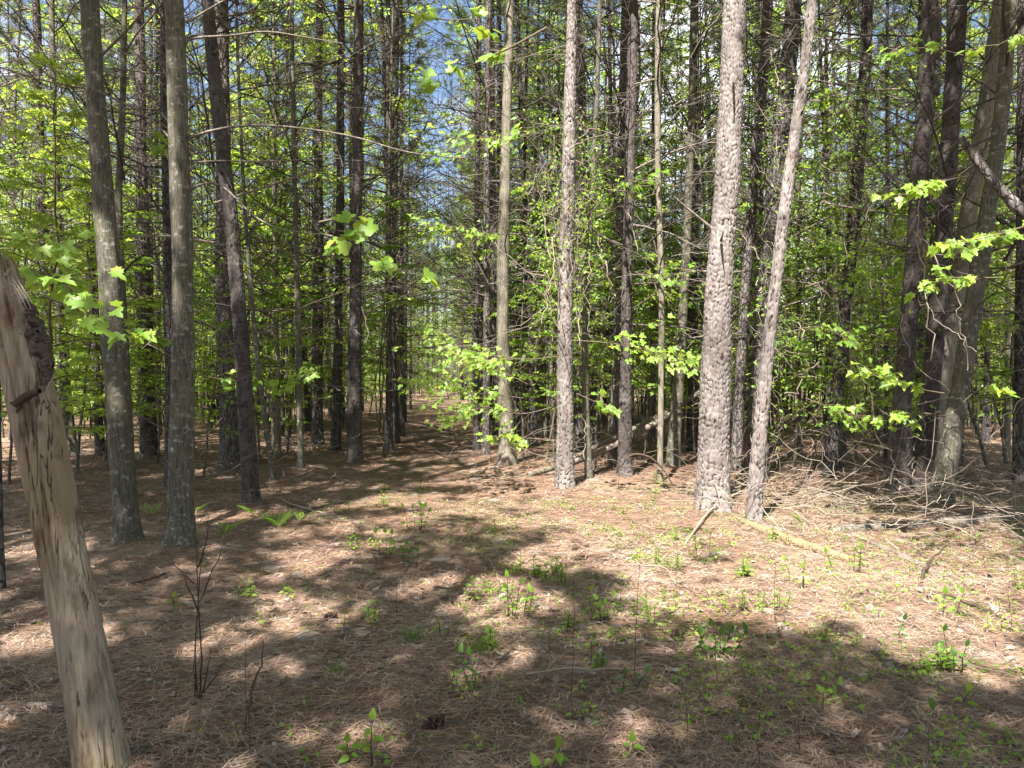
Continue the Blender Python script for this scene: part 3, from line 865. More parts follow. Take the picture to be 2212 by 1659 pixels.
# shade trees standing behind and beside the camera, whose crowns throw the foreground shade
for k, (x, y, H, rr_) in enumerate([(-3.4, -2.6, 14, 3.2), (2.6, -1.9, 14, 3.2), (-7.2, .8, 14, 3.3), (-.6, -5.4, 15, 3.4), (5.6, -4.6, 15, 3.4), (-6.8, -4.4, 15, 3.3),
                                    (8.4, .6, 14, 3.2), (-2.6, -.6, 13, 2.6), (4.9, 1.2, 13, 2.6), (-9.2, 4.6, 14, 3.2), (9.6, 4.5, 14, 3.), (1.0, -3.2, 13, 2.8), (-4.4, 2.0, 14, 3.), (-7.0, 4.2, 15, 3.2), (4.0, 2.3, 14, 2.8), (7.2, 4.6, 15, 3.), (-4.0, -5.5, 15, 3.2), (-8.8, -1.6, 15, 3.3), (-5.6, 4.6, 14, 3.), (-8.4, 6.6, 15, 3.2), (3.3, 3.2, 14, 2.8), (5.4, 5.0, 14, 3.), (-6.0, 2.6, 15, 3.)]):
    z = gzf(x, y)
    tm, C, q = trunk_mesh("trunk", [((x, y, z - .1), .14), ((x + .1, y, z + 5), .12), ((x, y + .1, z + H), .04)], M_PINEF, 'far', (x, y, z), 4, 12, .3, k)
    r = root("shade_tree", (x, y, z), "tall tree standing beside or behind the viewpoint, casting the foreground shade", "tree", "trees behind the viewpoint")
    link("trunk", tm, r)
    g = Geo()
    shade_crown(g, (x, y, z + H - 3), (rr_, rr_, 2.6), 190, 0, 48, .135, k + 500)
    tag(link("crown", g.mesh("crown", [M_LEAF, M_TWIG], (x, y, z), False), r), kind="stuff")

# ------------------------------------------------------------------ background trees
ORD = ["nearest", "second nearest", "third nearest", "fourth nearest", "fifth nearest", "sixth nearest", "seventh nearest", "eighth nearest", "ninth nearest", "tenth nearest", "eleventh nearest", "twelfth nearest", "thirteenth nearest", "fourteenth nearest", "fifteenth nearest", "sixteenth nearest"]
bgt = []
occ = list(TXY)
def free(x, y, dmin):
    return all((x - a) ** 2 + (y - b) ** 2 > dmin * dmin for a, b in occ)
def scatter(n, dlo, dhi, dmin, power=1.0, corridor=1.05, xr=.72, bias=None):
    out, tries = [], 0
    while len(out) < n and tries < n * 60:
        tries += 1
        D = dlo + (dhi - dlo) * RG.random() ** power
        x = RG.uniform(-xr, xr) * D
        if abs(x - float(path_x(D))) < corridor * (1 if D < 44 else 0): continue
        if bias and RG.random() > bias(x, D): continue
        if not free(x, D, dmin): continue
        occ.append((x, D))
        out.append((x, D))
    return out
for x, y in scatter(175, 12.5, 62, .85, 1.25):
    bgt.append(('pine', x, y))
for x, y in scatter(200, 13, 58, .7, 1.15):
    bgt.append(('hardwood', x, y))
for x, y in scatter(250, 11.5, 50, .55, 1.2, 1.45):
    bgt.append(('sapling', x, y))
for a, b2 in [(60, 1010), (20, 1045), (165, 1025), (440, 1030), (585, 1000), (830, 985), (1285, 1012), (1400, 1002), (1500, 985), (1715, 1030), (1765, 1005), (1850, 1010), (1905, 1030), (2140, 1045), (2195, 1030), (240, 1010), (340, 1000), (620, 975), (1130, 985), (1180, 1000), (-40, 1060), (90, 1075)]:
    p = gp(a, b2)
    bgt.append(('sapling', p[0], p[1]))
for k in range(11):
    D = 56 + 1.2 * k
    bgt.append(('pine', float(path_x(D)) + RG.uniform(-2.2, 2.2), D, 'far end'))
for k in range(44):
    D = 15.5 + .82 * k
    if D > 28 and k % 4 > 1: continue
    bgt.append(('pine' if k % 3 else 'hardwood', float(path_x(D)) + (1 if k % 2 else -1) * RG.uniform(1.15, 1.9), D, 'right' if k % 2 else 'left'))
for k in range(16):
    D = 50 + .9 * k
    bgt.append(('pine', float(path_x(D)) + (1 if k % 4 < 2 else -1) * RG.uniform(.3, 2.6), D, 'far end'))
PHR = {'pine': ("pine_tree", "pine", "background pines of the wood"), 'hardwood': ("hardwood_tree", "leafy hardwood", "background hardwoods of the wood"), 'sapling': ("sapling", "small leafy sapling", "understory saplings of the wood")}
slots = {}
rowc = {}
for kd, x, y, *row in sorted(bgt, key=lambda t: t[2]):
    px, _ = topx((x, y, 3.))
    j = int(np.argmin([abs(px - l[0]) for l in LAND]))
    side = "left" if px < LAND[j][0] else "right"
    key = (kd, j, side)
    slots[key] = slots.get(key, 0) + 1
    k = slots[key] - 1
    nm, word, grp = PHR[kd]
    z = gzf(x, y)
    low = .62 if 870 < px < 995 and y > 14 and kd != 'sapling' else 1
    lab = f"{ORD[min(k, 15)]} background {word} just {side} of {LAND[j][1]}"
    if row:
        slots[key] -= 1
        rowc[(kd, row[0])] = rowc.get((kd, row[0]), 0) + 1
        lab = f"{(ORD + ['seventeenth nearest', 'eighteenth nearest', 'nineteenth nearest', 'twentieth nearest'] + ['distant'] * 9)[rowc[(kd, row[0])] - 1]} {word} " + ("in the row edging the path on its " + row[0] if row[0] != 'far end' else "standing across the far end of the path")
    r = root(nm, (x, y, z), lab, "tree", grp, RG.random() * 6.28)
    if kd == 'pine':
        s = RG.uniform(.8, 1.12) * min(low, .72 if row and y > 24 else 1); w = s * RG.uniform(.34, 1.0)
        i = RG.integers(6)
        r.rotation_euler = (RG.normal() * .018, RG.normal() * .018, RG.random() * 6.28)
        link("trunk", P_TRUNK[i], r, scale=(w, w, s))
        tag(link("dead_branches", P_DEAD[RG.integers(5)], r, rotz=RG.random() * 6, scale=(s, s, s)), kind="stuff")
        tag(link("crown", P_CROWN[RG.integers(4)], r, rotz=RG.random() * 6, scale=(s, s, s)), kind="stuff")
    elif kd == 'hardwood':
        s = RG.uniform(.7, 1.15) * min(low, .75 if row and y > 24 else 1); w = s * RG.uniform(.5, 1.25)
        r.rotation_euler = (RG.normal() * .04, RG.normal() * .04, RG.random() * 6.28)
        link("trunk", H_TRUNK[RG.integers(6)], r, scale=(w, w, s))
        if y < 30: tag(link("side_branches", BARE[RG.integers(4)], r, rotz=RG.random() * 6), kind="stuff")
        tag(link("crown", H_CROWN[RG.integers(5)], r, rotz=RG.random() * 6, scale=(s, s, s)), kind="stuff")
    else:
        s = RG.uniform(.6, 1.25)
        r.rotation_euler = (RG.normal() * .06, RG.normal() * .06, RG.random() * 6.28)
        link("trunk", S_TRUNK[RG.integers(4)], r, scale=(s, s, s))
        tag(link("crown", S_CROWN[RG.integers(6)], r, scale=(s, s, s)), kind="stuff")

def far_wood():
    r = np.random.default_rng(77)
    g = Geo()
    n = 3600
    D = r.uniform(48, 105, n)
    x = r.uniform(-.8, .8, n) * D
    z = r.uniform(0, 1, n) ** 1.7 * 15
    ok = ~((np.abs(x - path_x(D)) < 1.8) & (D < 56))
    c = np.stack([x, D, z], 1)[ok]
    ok |= False
    xx = path_x(60) + r.normal(size=230) * 4; DD = r.uniform(60, 85, 230)
    c = np.concatenate([c, np.stack([xx, DD, 13 * r.random(230)], 1)])
    per = 40
    L = np.repeat(c, per, 0) + r.normal(size=(len(c) * per, 3)) * np.array([1.0, 1.0, .55])
    L = L[L[:, 2] > .1]
    place(g, T_DIAMOND, L, r.normal(size=(len(L), 3)), r.normal(size=(len(L), 3)) + np.array([0, 0, .9]), r.uniform(.14, .28, len(L)), 0, r.random(len(L)))
    m = 170
    D = r.uniform(56, 110, m); x = r.uniform(-.8, .8, m) * D
    x[:50] = path_x(60) + r.normal(size=50) * 3; D[:50] = r.uniform(62, 85, 50)
    k = ~((np.abs(x - path_x(D)) < 1.2) & (D < 60))
    D, x = D[k], x[k]
    t = np.linspace(0, 1, 5)
    P = np.stack([x[:, None] + r.normal(size=(len(x), 1)) * .5 * t, np.repeat(D[:, None], 5, 1), np.repeat((t * 19)[None], len(x), 0)], -1)
    tubes(g, P, np.repeat((.14 * (1 - .8 * t))[None], len(x), 0) * r.uniform(.6, 1.3, (len(x), 1)), 6, 1)
    tag(link("far_woods", g.mesh("far_woods", [M_LEAF, M_PINED])), kind="stuff")
far_wood()

def undergrowth():
    r = np.random.default_rng(78)
    g = Geo()
    n = 3300
    D = 17 + 35 * r.random(n) ** 1.2
    x = r.uniform(-.74, .74, n) * D
    z = .4 + 6.5 * r.random(n) ** 1.3
    ok = (np.abs(x - path_x(D)) > np.where(D > 22, 2.4, 1.2)) & (fbm(x * .35, D * .35, 5) > .45)
    c = np.stack([x, D, z + gz(x, D)], 1)[ok]
    per = 46
    L = np.repeat(c, per, 0) + r.normal(size=(len(c) * per, 3)) * np.array([.42, .42, .11])
    place(g, T_DIAMOND, L, r.normal(size=(len(L), 3)), r.normal(size=(len(L), 3)) * .5 + np.array([0, -.2, 1.0]), r.uniform(.07, .13, len(L)), 0, r.random(len(L)))
    m = 1100
    i = r.integers(0, len(c), m)
    t = np.linspace(0, 1, 5)
    b = c[i] + r.normal(size=(m, 3)) * np.array([.3, .3, 0])
    P = np.stack([b[:, :1] + (c[i][:, :1] - b[:, :1]) * t, b[:, 1:2] + (c[i][:, 1:2] - b[:, 1:2]) * t, (c[i][:, 2:3] + r.uniform(.3, 4, (m, 1))) * t], -1) + r.normal(size=(m, 5, 3)) * .05
    tubes(g, P, np.tile([.022, .019, .015, .011, .004], (m, 1)) * r.uniform(.6, 1.5, (m, 1)), 4, 1, r.random(m))
    tag(link("undergrowth", g.mesh("undergrowth", [M_LEAF, M_STEMD])), kind="stuff")
    g = Geo()
    n = 150
    px, py, D = r.uniform(1640, 2000, n), 150 + 800 * r.random(n), r.uniform(8.6, 11, n)
    px[110:], py[110:], D[110:] = r.uniform(1170, 1290, 40), r.uniform(250, 700, 40), r.uniform(9.8, 10.6, 40)
    c = np.stack([at(a, b2, d) for a, b2, d in zip(px, py, D)])
    L = np.repeat(c, 26, 0) + r.normal(size=(n * 26, 3)) * np.array([.14, .14, .16])
    place(g, T_OVAL, L, r.normal(size=(len(L), 3)), r.normal(size=(len(L), 3)) * .6 + np.array([0, -.4, 1.0]), r.uniform(.035, .065, len(L)), 0, r.random(len(L)))
    tag(link("vine_leaves", g.mesh("vine_leaves", [M_LEAF])), kind="stuff")
undergrowth()

# ------------------------------------------------------------------ broken snag in the foreground
def snag():
    D = 2.95
    L = [(at(*e[:2], D), e[2] / 2 / FPX * D) for e in [(238, 1760, 112), (205, 1560, 100), (165, 1340, 97), (118, 1120, 92), (75, 900, 93), (38, 740, 88), (16, 655, 74), (8, 612, 56), (4, 590, 34)]]
    b = L[0][0]
    zb = gzf(b[0], b[1])
    L[0] = (b, L[0][1])
    o = np.array([b[0], b[1], zb])
    Q, q = cline(L, 240)
    nu = 110
    th = np.arange(nu) / nu * 2 * math.pi
    TH, ZZ = np.meshgrid(th, Q[:, 2])
    cu, su = np.cos(TH), np.sin(TH)
    hgt = (ZZ - ZZ.min()) / (ZZ.max() - ZZ.min())
    rough = q[:, None] * (.16 * (fbm(cu * 1.4 + ZZ * 1.2, su * 1.4 + ZZ, 4) - .5) + .10 * (fbm(cu * 5, su * 5 + ZZ * .8, 8) - .5) + .05 * (fbm(cu * 16, su * 16 + ZZ * 2.2, 18) - .5))
    split = -.016 * np.exp(-((np.mod(TH + .25 * np.sin(ZZ * 3), 6.283) - 5.0) / .07) ** 2) * (.4 + .6 * vnoise(ZZ * 4, ZZ * 0, 3))
    for a0, dp, ph in ((4.1, .010, 1.), (4.65, .014, 2.), (5.5, .009, 3.), (3.6, .008, 4.)):
        split = split - dp * np.exp(-((np.mod(TH + .12 * np.sin(ZZ * 2 + ph) + .1 * ZZ, 6.283) - a0) / .045) ** 2) * sstep(.4, .6, vnoise(ZZ * 2.5 + ph * 7, ZZ * 0, 5))
    flake = .004 * (fbm(cu * 6 + 3, su * 6 + ZZ * 3, 15) > .55)
    Rg = q[:, None] + rough + split + flake
    V = np.stack([Q[:, 0:1] + cu * Rg, Q[:, 1:2] + su * Rg, np.repeat(Q[:, 2:3], nu, 1)], -1)
    jag = fbm(cu[-1] * 3, su[-1] * 3, 6) * .07
    for k in range(22):
        V[-1 - k, :, 2] += (jag + .03 * (cu[-1] < -.1) + .03 * (vnoise(cu[-1] * 9, su[-1] * 9, 2) > .6)) * (1 - k / 22)
    g = Geo()
    i = np.arange(239)[:, None] * nu
    j = np.arange(nu)[None]
    g.add(V.reshape(-1, 3), np.stack([i + j, i + (j + 1) % nu, i + nu + (j + 1) % nu, i + nu + j], -1).reshape(-1, 4))
    top = V[-1].mean(0) - np.array([0, 0, .1])
    g.add(np.concatenate([V[-1], top[None]]), np.array([[k, (k + 1) % nu, nu] for k in range(nu)]))
    r = root("snag", o, "broken barkless snag leaning left in the foreground", "snag")
    link("trunk", g.mesh("trunk", [M_SNAG], o), r)
    # torn bark strip on its right side near the top
    g = Geo()
    n, m = 60, 16
    ts, us = np.linspace(0, 1, n), np.linspace(0, 1, m)
    T, U = np.meshgrid(ts, us, indexing='ij')
    base = np.stack([np.interp(740 + T * 200, [740, 940], [0, 1]) * 0] * 3, -1)
    for a in range(n):
        for c in range(m):
            yy = 655 + 175 * ts[a]
            cen = np.array([np.interp(yy, [560, 620, 740, 900, 1120], [5, 12, 38, 75, 118]), yy])
            p = at(cen[0], cen[1], D)
            rad = np.interp(yy, [560, 620, 740, 900], [22, 38, 46, 48]) / FPX * D + .003 + .02 * fbm(np.array([a * .45]), np.array([c * .9]), 3, 5)[0]
            w = math.sin(math.pi * min(1, ts[a] * 1.05)) ** .6
            ang = -.4 + (us[c] * .75 + .2 * math.sin(a * .5) + .12 * math.sin(a * 1.9)) * w
            base[a, c] = p + np.array([math.cos(ang) * rad, math.sin(ang) * rad, 0])
    i = np.arange(n - 1)[:, None] * m
    j = np.arange(m - 1)[None]
    f = np.stack([i + j, i + j + 1, i + m + j + 1, i + m + j], -1).reshape(-1, 4)
    g.add(base.reshape(-1, 3), f)
    bo = link("bark_strip", g.mesh("bark_strip", [M_BARKS], o), r)
    md = bo.modifiers.new("thick", 'SOLIDIFY'); md.thickness = .014
    # splinters of the torn top
    for k in range(9):
        a = at(8 + k * 5.5, 600 + 14 * abs(k - 3), D) + np.array([0, -.04 + .02 * (k % 3), 0])
        b2 = a + np.array([-.012 + .006 * k, .02 * (k % 2), .02 + .011 * ((k * 7) % 4)])
        g = Geo()
        tubes(g, [a, (a + b2) / 2 + .006, b2], [.011, .008, .002], 5, 0)
        link("splinter", g.mesh("splinter", [M_SNAG], o), r)
    # bark-covered branch stub
    g = Geo()
    P = [at(34, 872, D - .13), at(48, 862, D - .15), at(62, 853, D - .17), at(86, 844, D - .19)]
    tubes(g, P, [.013, .017, .016, .009], 9, 0)
    P = [at(30, 868, D - .12), at(44, 880, D - .13), at(36, 892, D - .12)]
    tubes(g, P, [.016, .013, .004], 7, 0)
    link("branch_stub", g.mesh("branch_stub", [M_STEM], o), r)
    # dry grass caught on the top
    for k in range(14):
        a = at(0 + k * 3, 600 + random.uniform(-8, 20), D - .11)
        b2 = at(30 + k * 2.5 + random.uniform(-8, 8), 660 + random.uniform(-20, 20), D - .13)
        g = Geo()
        mid = (a + b2) / 2 + np.array([0, -.02, .03])
        tubes(g, [a, mid, b2], [.0016, .0014, .0008], 3, 0, .9)
        link("grass_stalk", g.mesh("grass_stalk", [M_PTWIG], o), r)
    g = Geo()
    Q2, q2 = cline([(at(95, 850, D - .16), .002), (at(115, 815, D - .15), .0018), (at(140, 760, D - .12), .0012)], 8)
    tubes(g, Q2, q2, 4, 0, .8)
    link("twig", g.mesh("twig", [M_PTWIG], o), r)
snag()

# ------------------------------------------------------------------ logs, fallen branches, vines
def wood(name, label, cat, P, radii, mat, sides=9, n=22, seed=0, group=None, drop=False, bump=.12):
    P = [np.asarray(p, float) for p in P]
    if drop:
        P = [np.array([p[0], p[1], gzf(p[0], p[1]) + r_ * .3]) for p, r_ in zip(P, radii)]
    Q, q = cline(list(zip(P, radii)), n)
    r = np.random.default_rng(seed)
    q = q * (1 + bump * (r.random(n) - .5) * 2)
    if bump > .2: Q = Q + r.normal(size=Q.shape) * .004
    g = Geo()
    tubes(g, Q, q, sides, 0, .6)
    t = unit(Q[1] - Q[0]); e = unit(Q[-1] - Q[-2])
    v = g.v[0]
    for ring, c in ((v[:sides], Q[0] - t * .01), (v[-sides:], Q[-1] + e * .01)):
        g.add(np.concatenate([ring, c[None]]), np.array([[k, (k + 1) % sides, sides] for k in range(sides)]), 0, .9)
    o = Q[0].copy()
    ob = link(name, g.mesh(name, [mat], o), None, o)
    return tag(ob, label, cat, group)

wood("fallen_log", "upper of the two fallen logs propped behind the pine", "log", [at(1225, 995, 11.6), at(1330, 945, 12.), at(1440, 892, 12.4), at(1515, 845, 12.8)], [.035, .042, .045, .04], M_LOG, seed=1)
wood("fallen_log", "lower fallen log sloping to the ground behind the vine-hung pine", "log", [at(1140, 1026, 11.3), at(1277, 988, 11.5), at(1370, 940, 11.8), at(1455, 892, 12.2)], [.04, .05, .05, .045], M_LOG, seed=2)
yl = [(gp(1585, 1139)), (gp(1690, 1172)), (gp(1760, 1192)), (gp(1835, 1216))]
wood("fallen_log", "yellow decayed log lying at the foot of the leaning pale pine", "log", yl, [.035, .05, .045, .035], M_YLOG, seed=3, drop=True, n=40)
wood("fallen_log", "long dark log lying under the brush on the right", "log", [gp(1795, 1152), gp(1930, 1146), gp(2070, 1136), gp(2290, 1120)], [.035, .05, .055, .06], M_LOG, seed=4, drop=True, n=30)
wood("fallen_branch", "dark rotten branch lying between the yellow log and the long dark log", "branch", [gp(1840, 1160), gp(1930, 1195), gp(2010, 1235), gp(2090, 1290)], [.02, .028, .024, .015], M_TWIG, seed=5, drop=True, bump=.25)
wood("broken_branch", "pale broken branch hanging diagonally in front of the clump on the right", "branch", [at(2076, 298, 7.4), at(2110, 345, 7.3), at(2160, 410, 7.2), at(2270, 520, 7.)], [.032, .04, .05, .055], M_PINEF, 12, seed=6)
wood("fallen_branch", "white bare curved branch at the foot of the biggest pine", "branch", [gp(1475, 1187) + [0, 0, .02], gp(1519, 1140) + [0, 0, .1], gp(1545, 1115) + [0, 0, .12], gp(1600, 1100) + [0, 0, .2]], [.008, .012, .013, .008], M_PTWIG, 7, seed=7)
wood("fallen_branch", "dark arched branch bowed over the ground in front of the crossed logs", "branch", [at(1335, 1066, 10.0), at(1338, 1010, 10.1), at(1360, 978, 10.2), at(1405, 985, 10.3), at(1440, 1020, 10.3), at(1470, 1085, 10.)], [.012, .018, .02, .02, .017, .012], M_STEM, 7, seed=8)
wood("fallen_branch", "long thin pole lying across the path beyond the first trees", "branch", [gp(815, 934), gp(905, 931), gp(1000, 936)], [.022, .02, .012], M_LOG, 7, seed=9, drop=True)
wood("fallen_branch", "crooked dead branch rising off the path near the far pole", "branch", [gp(905, 915), gp(935, 930) + [0, 0, .12], gp(985, 945) + [0, 0, .1], gp(1030, 962)], [.012, .02, .018, .008], M_STEM, 6, seed=10, bump=.25)
ST = [("crooked stick lying left of the path in front of the ferns", [(610, 1092), (660, 1108), (720, 1120)], .012, M_PTWIG), ("brown stick lying behind the dead stems on the left", [(355, 1245), (300, 1262), (245, 1275)], .008, M_STEM),
      ("grey branch on the needles left of the snag foot", [(-20, 1570), (60, 1530), (110, 1528), (165, 1550)], .016, M_LOG), ("dark bent stick beside the lone dead sprout", [(530, 1600), (535, 1545), (560, 1500), (572, 1470)], .006, M_STEM),
      ("grey curved stick in the lower left foreground", [(520, 1590), (535, 1625), (590, 1655), (610, 1700)], .007, M_LOG), ("thin pale straight stick pointing at the lower edge", [(415, 1650), (440, 1570), (470, 1500)], .004, M_PTWIG),
      ("long thin arching stem on the needles in the middle", [(1130, 1460), (1210, 1472), (1320, 1476), (1420, 1440)], .005, M_PTWIG), ("short dark stick near the grass tuft", [(1055, 1455), (1085, 1430), (1110, 1400)], .006, M_STEM),
      ("pale forked stick in the sun right of the centre", [(1350, 1265), (1390, 1240), (1440, 1245), (1470, 1290)], .006, M_PTWIG), ("thin slanting pale stem by the leafy clump", [(1052, 1205), (1080, 1260), (1118, 1330)], .005, M_PTWIG),
      ("pale stick in the shade of the lower right", [(2010, 1600), (1985, 1560), (1960, 1530)], .006, M_PTWIG), ("dark twig in the shadow on the right", [(1880, 1410), (1920, 1435), (1975, 1445)], .006, M_STEM),
      ("dark stump branch sticking up right of the dark log", [(1985, 1275), (2005, 1230), (2040, 1215)], .012, M_STEM), ("long dark stick lying on the right below the brush", [(1990, 1280), (2100, 1310), (2190, 1355)], .012, M_STEM),
      ("pale branch near the pine by the vine-hung trunk", [(1240, 1050), (1285, 1020), (1290, 990)], .012, M_PTWIG), ("stick lying on the left of the path mouth", [(600, 1010), (660, 1005), (720, 1012)], .01, M_LOG),
      ("stick crossing the needles behind the path mouth pine", [(690, 985), (760, 1015), (850, 1035)], .01, M_LOG), ("thin dead branch at the right of the path", [(1040, 1020), (1060, 1000), (1100, 1035)], .01, M_PTWIG),
      ("grey stick on the lit ground right of the path", [(1010, 1040), (1090, 1022), (1160, 1035)], .013, M_LOG)]
for k, (lb, p, w, m) in enumerate(ST):
    hh = [.0] * len(p)
    if "ris" in lb or "sticking" in lb or "bent stick" in lb: hh = [0, .05, .1, .2][:len(p)]
    if "arching" in lb or "forked" in lb: hh = [0, .06, .06, 0][:len(p)]
    q = [gp(a, b) for a, b in p]
    q = [np.array([v[0], v[1], gzf(v[0], v[1]) + w * .7 + h + .012]) for v, h in zip(q, hh)]
    wood("stick", lb, "stick", q, [w] + [w * .9] * (len(p) - 2) + [w * .5], m, 6, 14, 20 + k, bump=.25)

def curl(rng, a, b, n, amp):
    t = np.linspace(0, 1, n)[:, None]
    w = np.cumsum(rng.normal(size=(n, 3)), 0)
    w = w - t * w[-1]
    return a + (b - a) * t + w * amp
VR = np.random.default_rng(8)
VN = [((1815, 330), (1838, 760), 8.6), ((1838, 760), (1905, 960), 8.4), ((1905, 960), (1960, 1070), 8.2), ((1800, 560), (1850, 900), 8.7), ((1690, 850), (1770, 780), 8.), ((1975, 430), (2010, 780), 8.), ((1970, 500), (2060, 620), 7.8),
      ((2060, 620), (2090, 800), 7.9), ((1990, 640), (2110, 760), 8.), ((2150, 650), (2160, 760), 7.4), ((2212, 850), (2130, 960), 7.5), ((1700, 640), (1730, 730), 8.2), ((1640, 640), (1690, 560), 9.), ((1870, 420), (1880, 640), 8.8),
      ((1255, 890), (1268, 1010), 9.6), ((1245, 640), (1262, 760), 9.7), ((1200, 500), (1170, 700), 9.7), ((1290, 500), (1330, 640), 10.2), ((1340, 440), (1380, 560), 10.4), ((1560, 430), (1640, 560), 8.0)]
VL = ["high in the thicket", "low in the thicket", "reaching the brush pile", "behind the thicket leaves", "arching off the leaning pale pine", "down the reddish pine", "across the clump", "in front of the clump", "between the clump trunks", "beside the grey leaning hardwood",
      "at the right edge above the brush", "looped right of the leaning pale pine", "wound on the vine-wrapped dark pine", "beside the pine in the thicket", "at the foot of the vine-hung pine", "halfway up the vine-hung pine", "left of the vine-hung pine", "right of the vine-hung pine", "near the pine by the crossed logs", "crossing the biggest pine"]
for k, ((x0, y0), (x1, y1), D) in enumerate(VN):
    Q = curl(VR, at(x0, y0, D), at(x1, y1, D - .1), 18, .022)
    g = Geo()
    tubes(g, Q, np.full(18, .0055) * VR.uniform(.7, 1.5), 5, 0, VR.random())
    tag(link("vine", g.mesh("vine", [M_PTWIG], Q[0]), None, Q[0]), f"bare tan vine hanging {VL[k]}", "vine", "vines in the wood")

def tangle(name, kind_label, regions, mat, seed, lm=(.3, 1.0), r0=.003):
    r = np.random.default_rng(seed)
    g = Geo()
    for (n, x0, x1, y0, y1, d0, d1, amp, vert) in regions:
        for k in range(n):
            D = r.uniform(d0, d1)
            a = at(r.uniform(x0, x1), r.uniform(y0, y1), D)
            if a[2] < gzf(a[0], a[1]): a[2] = gzf(a[0], a[1]) + r.random() * .3
            d = unit(r.normal(size=3) * np.array([1, 1, vert]))
            L = r.uniform(*lm)
            Q = curl(r, a, a + d * L, 8, amp)
            Q[:, 2] = np.maximum(Q[:, 2], gz(Q[:, 0], Q[:, 1]) + .01)
            tubes(g, Q, np.linspace(1, .4, 8) * r0 * r.uniform(.7, 2.), 3, 0, r.random())
    tag(link(name, g.mesh(name, [mat])), kind="stuff")
tangle("brushwood", "", [(300, 1660, 2260, 1020, 1130, 6.9, 9.2, .02, .35), (120, 1500, 1700, 1040, 1120, 7.6, 9.5, .02, .5), (170, 1560, 2212, 900, 1050, 8.5, 12, .02, .7),
                         (60, 1900, 2212, 1100, 1260, 6., 7.4, .015, .3), (130, 600, 1050, 930, 1010, 12, 19, .02, .5), (190, -20, 720, 960, 1080, 8.5, 15, .02, .5), (120, 1050, 1480, 950, 1040, 10.5, 15, .02, .6)], M_PTWIG, 31)
tangle("vine_tangle", "", [(260, 1640, 1960, 150, 900, 8.6, 11, .028, 1.6), (80, 1950, 2212, 300, 1000, 8.0, 10, .028, 1.6), (150, 1175, 1270, 270, 700, 9.5, 10.1, .022, 2.), (60, 1560, 1680, 500, 1000, 9.6, 10.4, .02, 2.), (120, 1250, 1520, 200, 900, 11, 15, .03, 1.6)], M_PTWIG, 32, (.25, .8), .0036)
tangle("dead_twigs", "", [(700, -40, 780, 0, 900, 8, 18, .02, .6), (600, 560, 1100, 50, 800, 11, 26, .03, .6), (900, 1050, 2212, 0, 800, 9, 18, .03, .8)], M_TWIG, 33, (.5, 1.5), .0034)

# ------------------------------------------------------------------ leafy branches reaching into the view
def leaf_mesh(T, mat, name, v=1):
    g = Geo()
    g.add(T[0] * np.array([(.92, 1, 1.08)[v], 1, (.5, 1.1, 2.2)[v]]) + np.outer(T[0][:, 1] ** 2, [(.08, 0, -.1)[v], 0, 0]), T[1], 0, (.1, .5, .9)[v])
    return g.mesh(name, [mat], smooth=True)
LM = {'maple': [[leaf_mesh(T_MAPLE, m, "maple_leaf", v) for v in (0, 1, 2)] for m in (M_LEAF, M_LEAFB)], 'tulip': [[leaf_mesh(T_TULIP, m, "tulip_leaf", v) for v in (0, 1, 2)] for m in (M_LEAFB, M_LEAF)], 'oval': [[leaf_mesh(T_OVAL, m, "oval_leaf", v) for v in (0, 1, 2)] for m in (M_LEAF, M_LEAFD, M_LEAFB)]}

def leaf_obj(me, parent, o, pos, d, nrm, size, name="leaf"):
    d = unit(d); s = unit(np.cross(d, nrm)); n = np.cross(s, d)
    ob = bpy.data.objects.new(name, me)
    COL.objects.link(ob)
    ob.parent = parent
    p = pos - o
    ob.matrix_local = Matrix([[s[0] * size, d[0] * size, n[0] * size, p[0]], [s[1] * size, d[1] * size, n[1] * size, p[1]], [s[2] * size, d[2] * size, n[2] * size, p[2]], [0, 0, 0, 1]])
    return ob

def sprig(name, label, kind, pts, D, n, size, seed, spread=.12, mi=None, cat="branch", group=None, face=.7):
    r = np.random.default_rng(seed)
    P = [(at(e[0], e[1], e[2] if len(e) > 2 else D), .004) for e in pts]
    P = [(p, .0075 - .0055 * k / (len(P) - 1)) for k, (p, _) in enumerate(P)]
    Q, q = cline(P, 20)
    o = Q[0].copy()
    rt = root(name, o, label, cat, group)
    g = Geo()
    tubes(g, Q, q, 5, 0, .5)
    ax = unit(Q[-1] - Q[0])
    ends = []
    for k in range(max(2, n // 4)):
        i = r.integers(4, 20)
        sd_ = unit(np.cross(ax, [0, 0, 1.0])) * (1 if k % 2 else -1)
        dd = unit(ax * .7 + sd_ * r.uniform(.3, 1) + np.array([0, 0, r.normal() * .25]))
        L = spread * r.uniform(.5, 1.7)
        e = Q[i] + dd * L
        tubes(g, np.array([Q[i], Q[i] + dd * L * .5 + [0, 0, .01], e]), np.array([.003, .0024, .0014]), 3, 0, .5)
        ends.append((Q[i], e, dd))
    link("twig", g.mesh("twig", [M_GTWIG], o), rt)
    for k in range(n):
        a, e, dd = ends[k % len(ends)]
        u = r.uniform(.35, 1.05)
        pos = a + (e - a) * u + r.normal(size=3) * .012
        side = unit(np.cross(dd, [0, 0, 1.0])) * (1 if r.random() < .5 else -1)
        d = dd * .5 + side * r.uniform(.1, .9) + np.array([0, 0, -.35 + r.normal() * .2])
        nr = np.array([0, -face, 1.0]) + r.normal(size=3) * .42
        m = LM[kind][mi if r.random() < .7 else 1 - mi][r.integers(3)]
        leaf_obj(m, rt, o, pos, d, nr, size * r.uniform(.5, 1.15))
    return rt

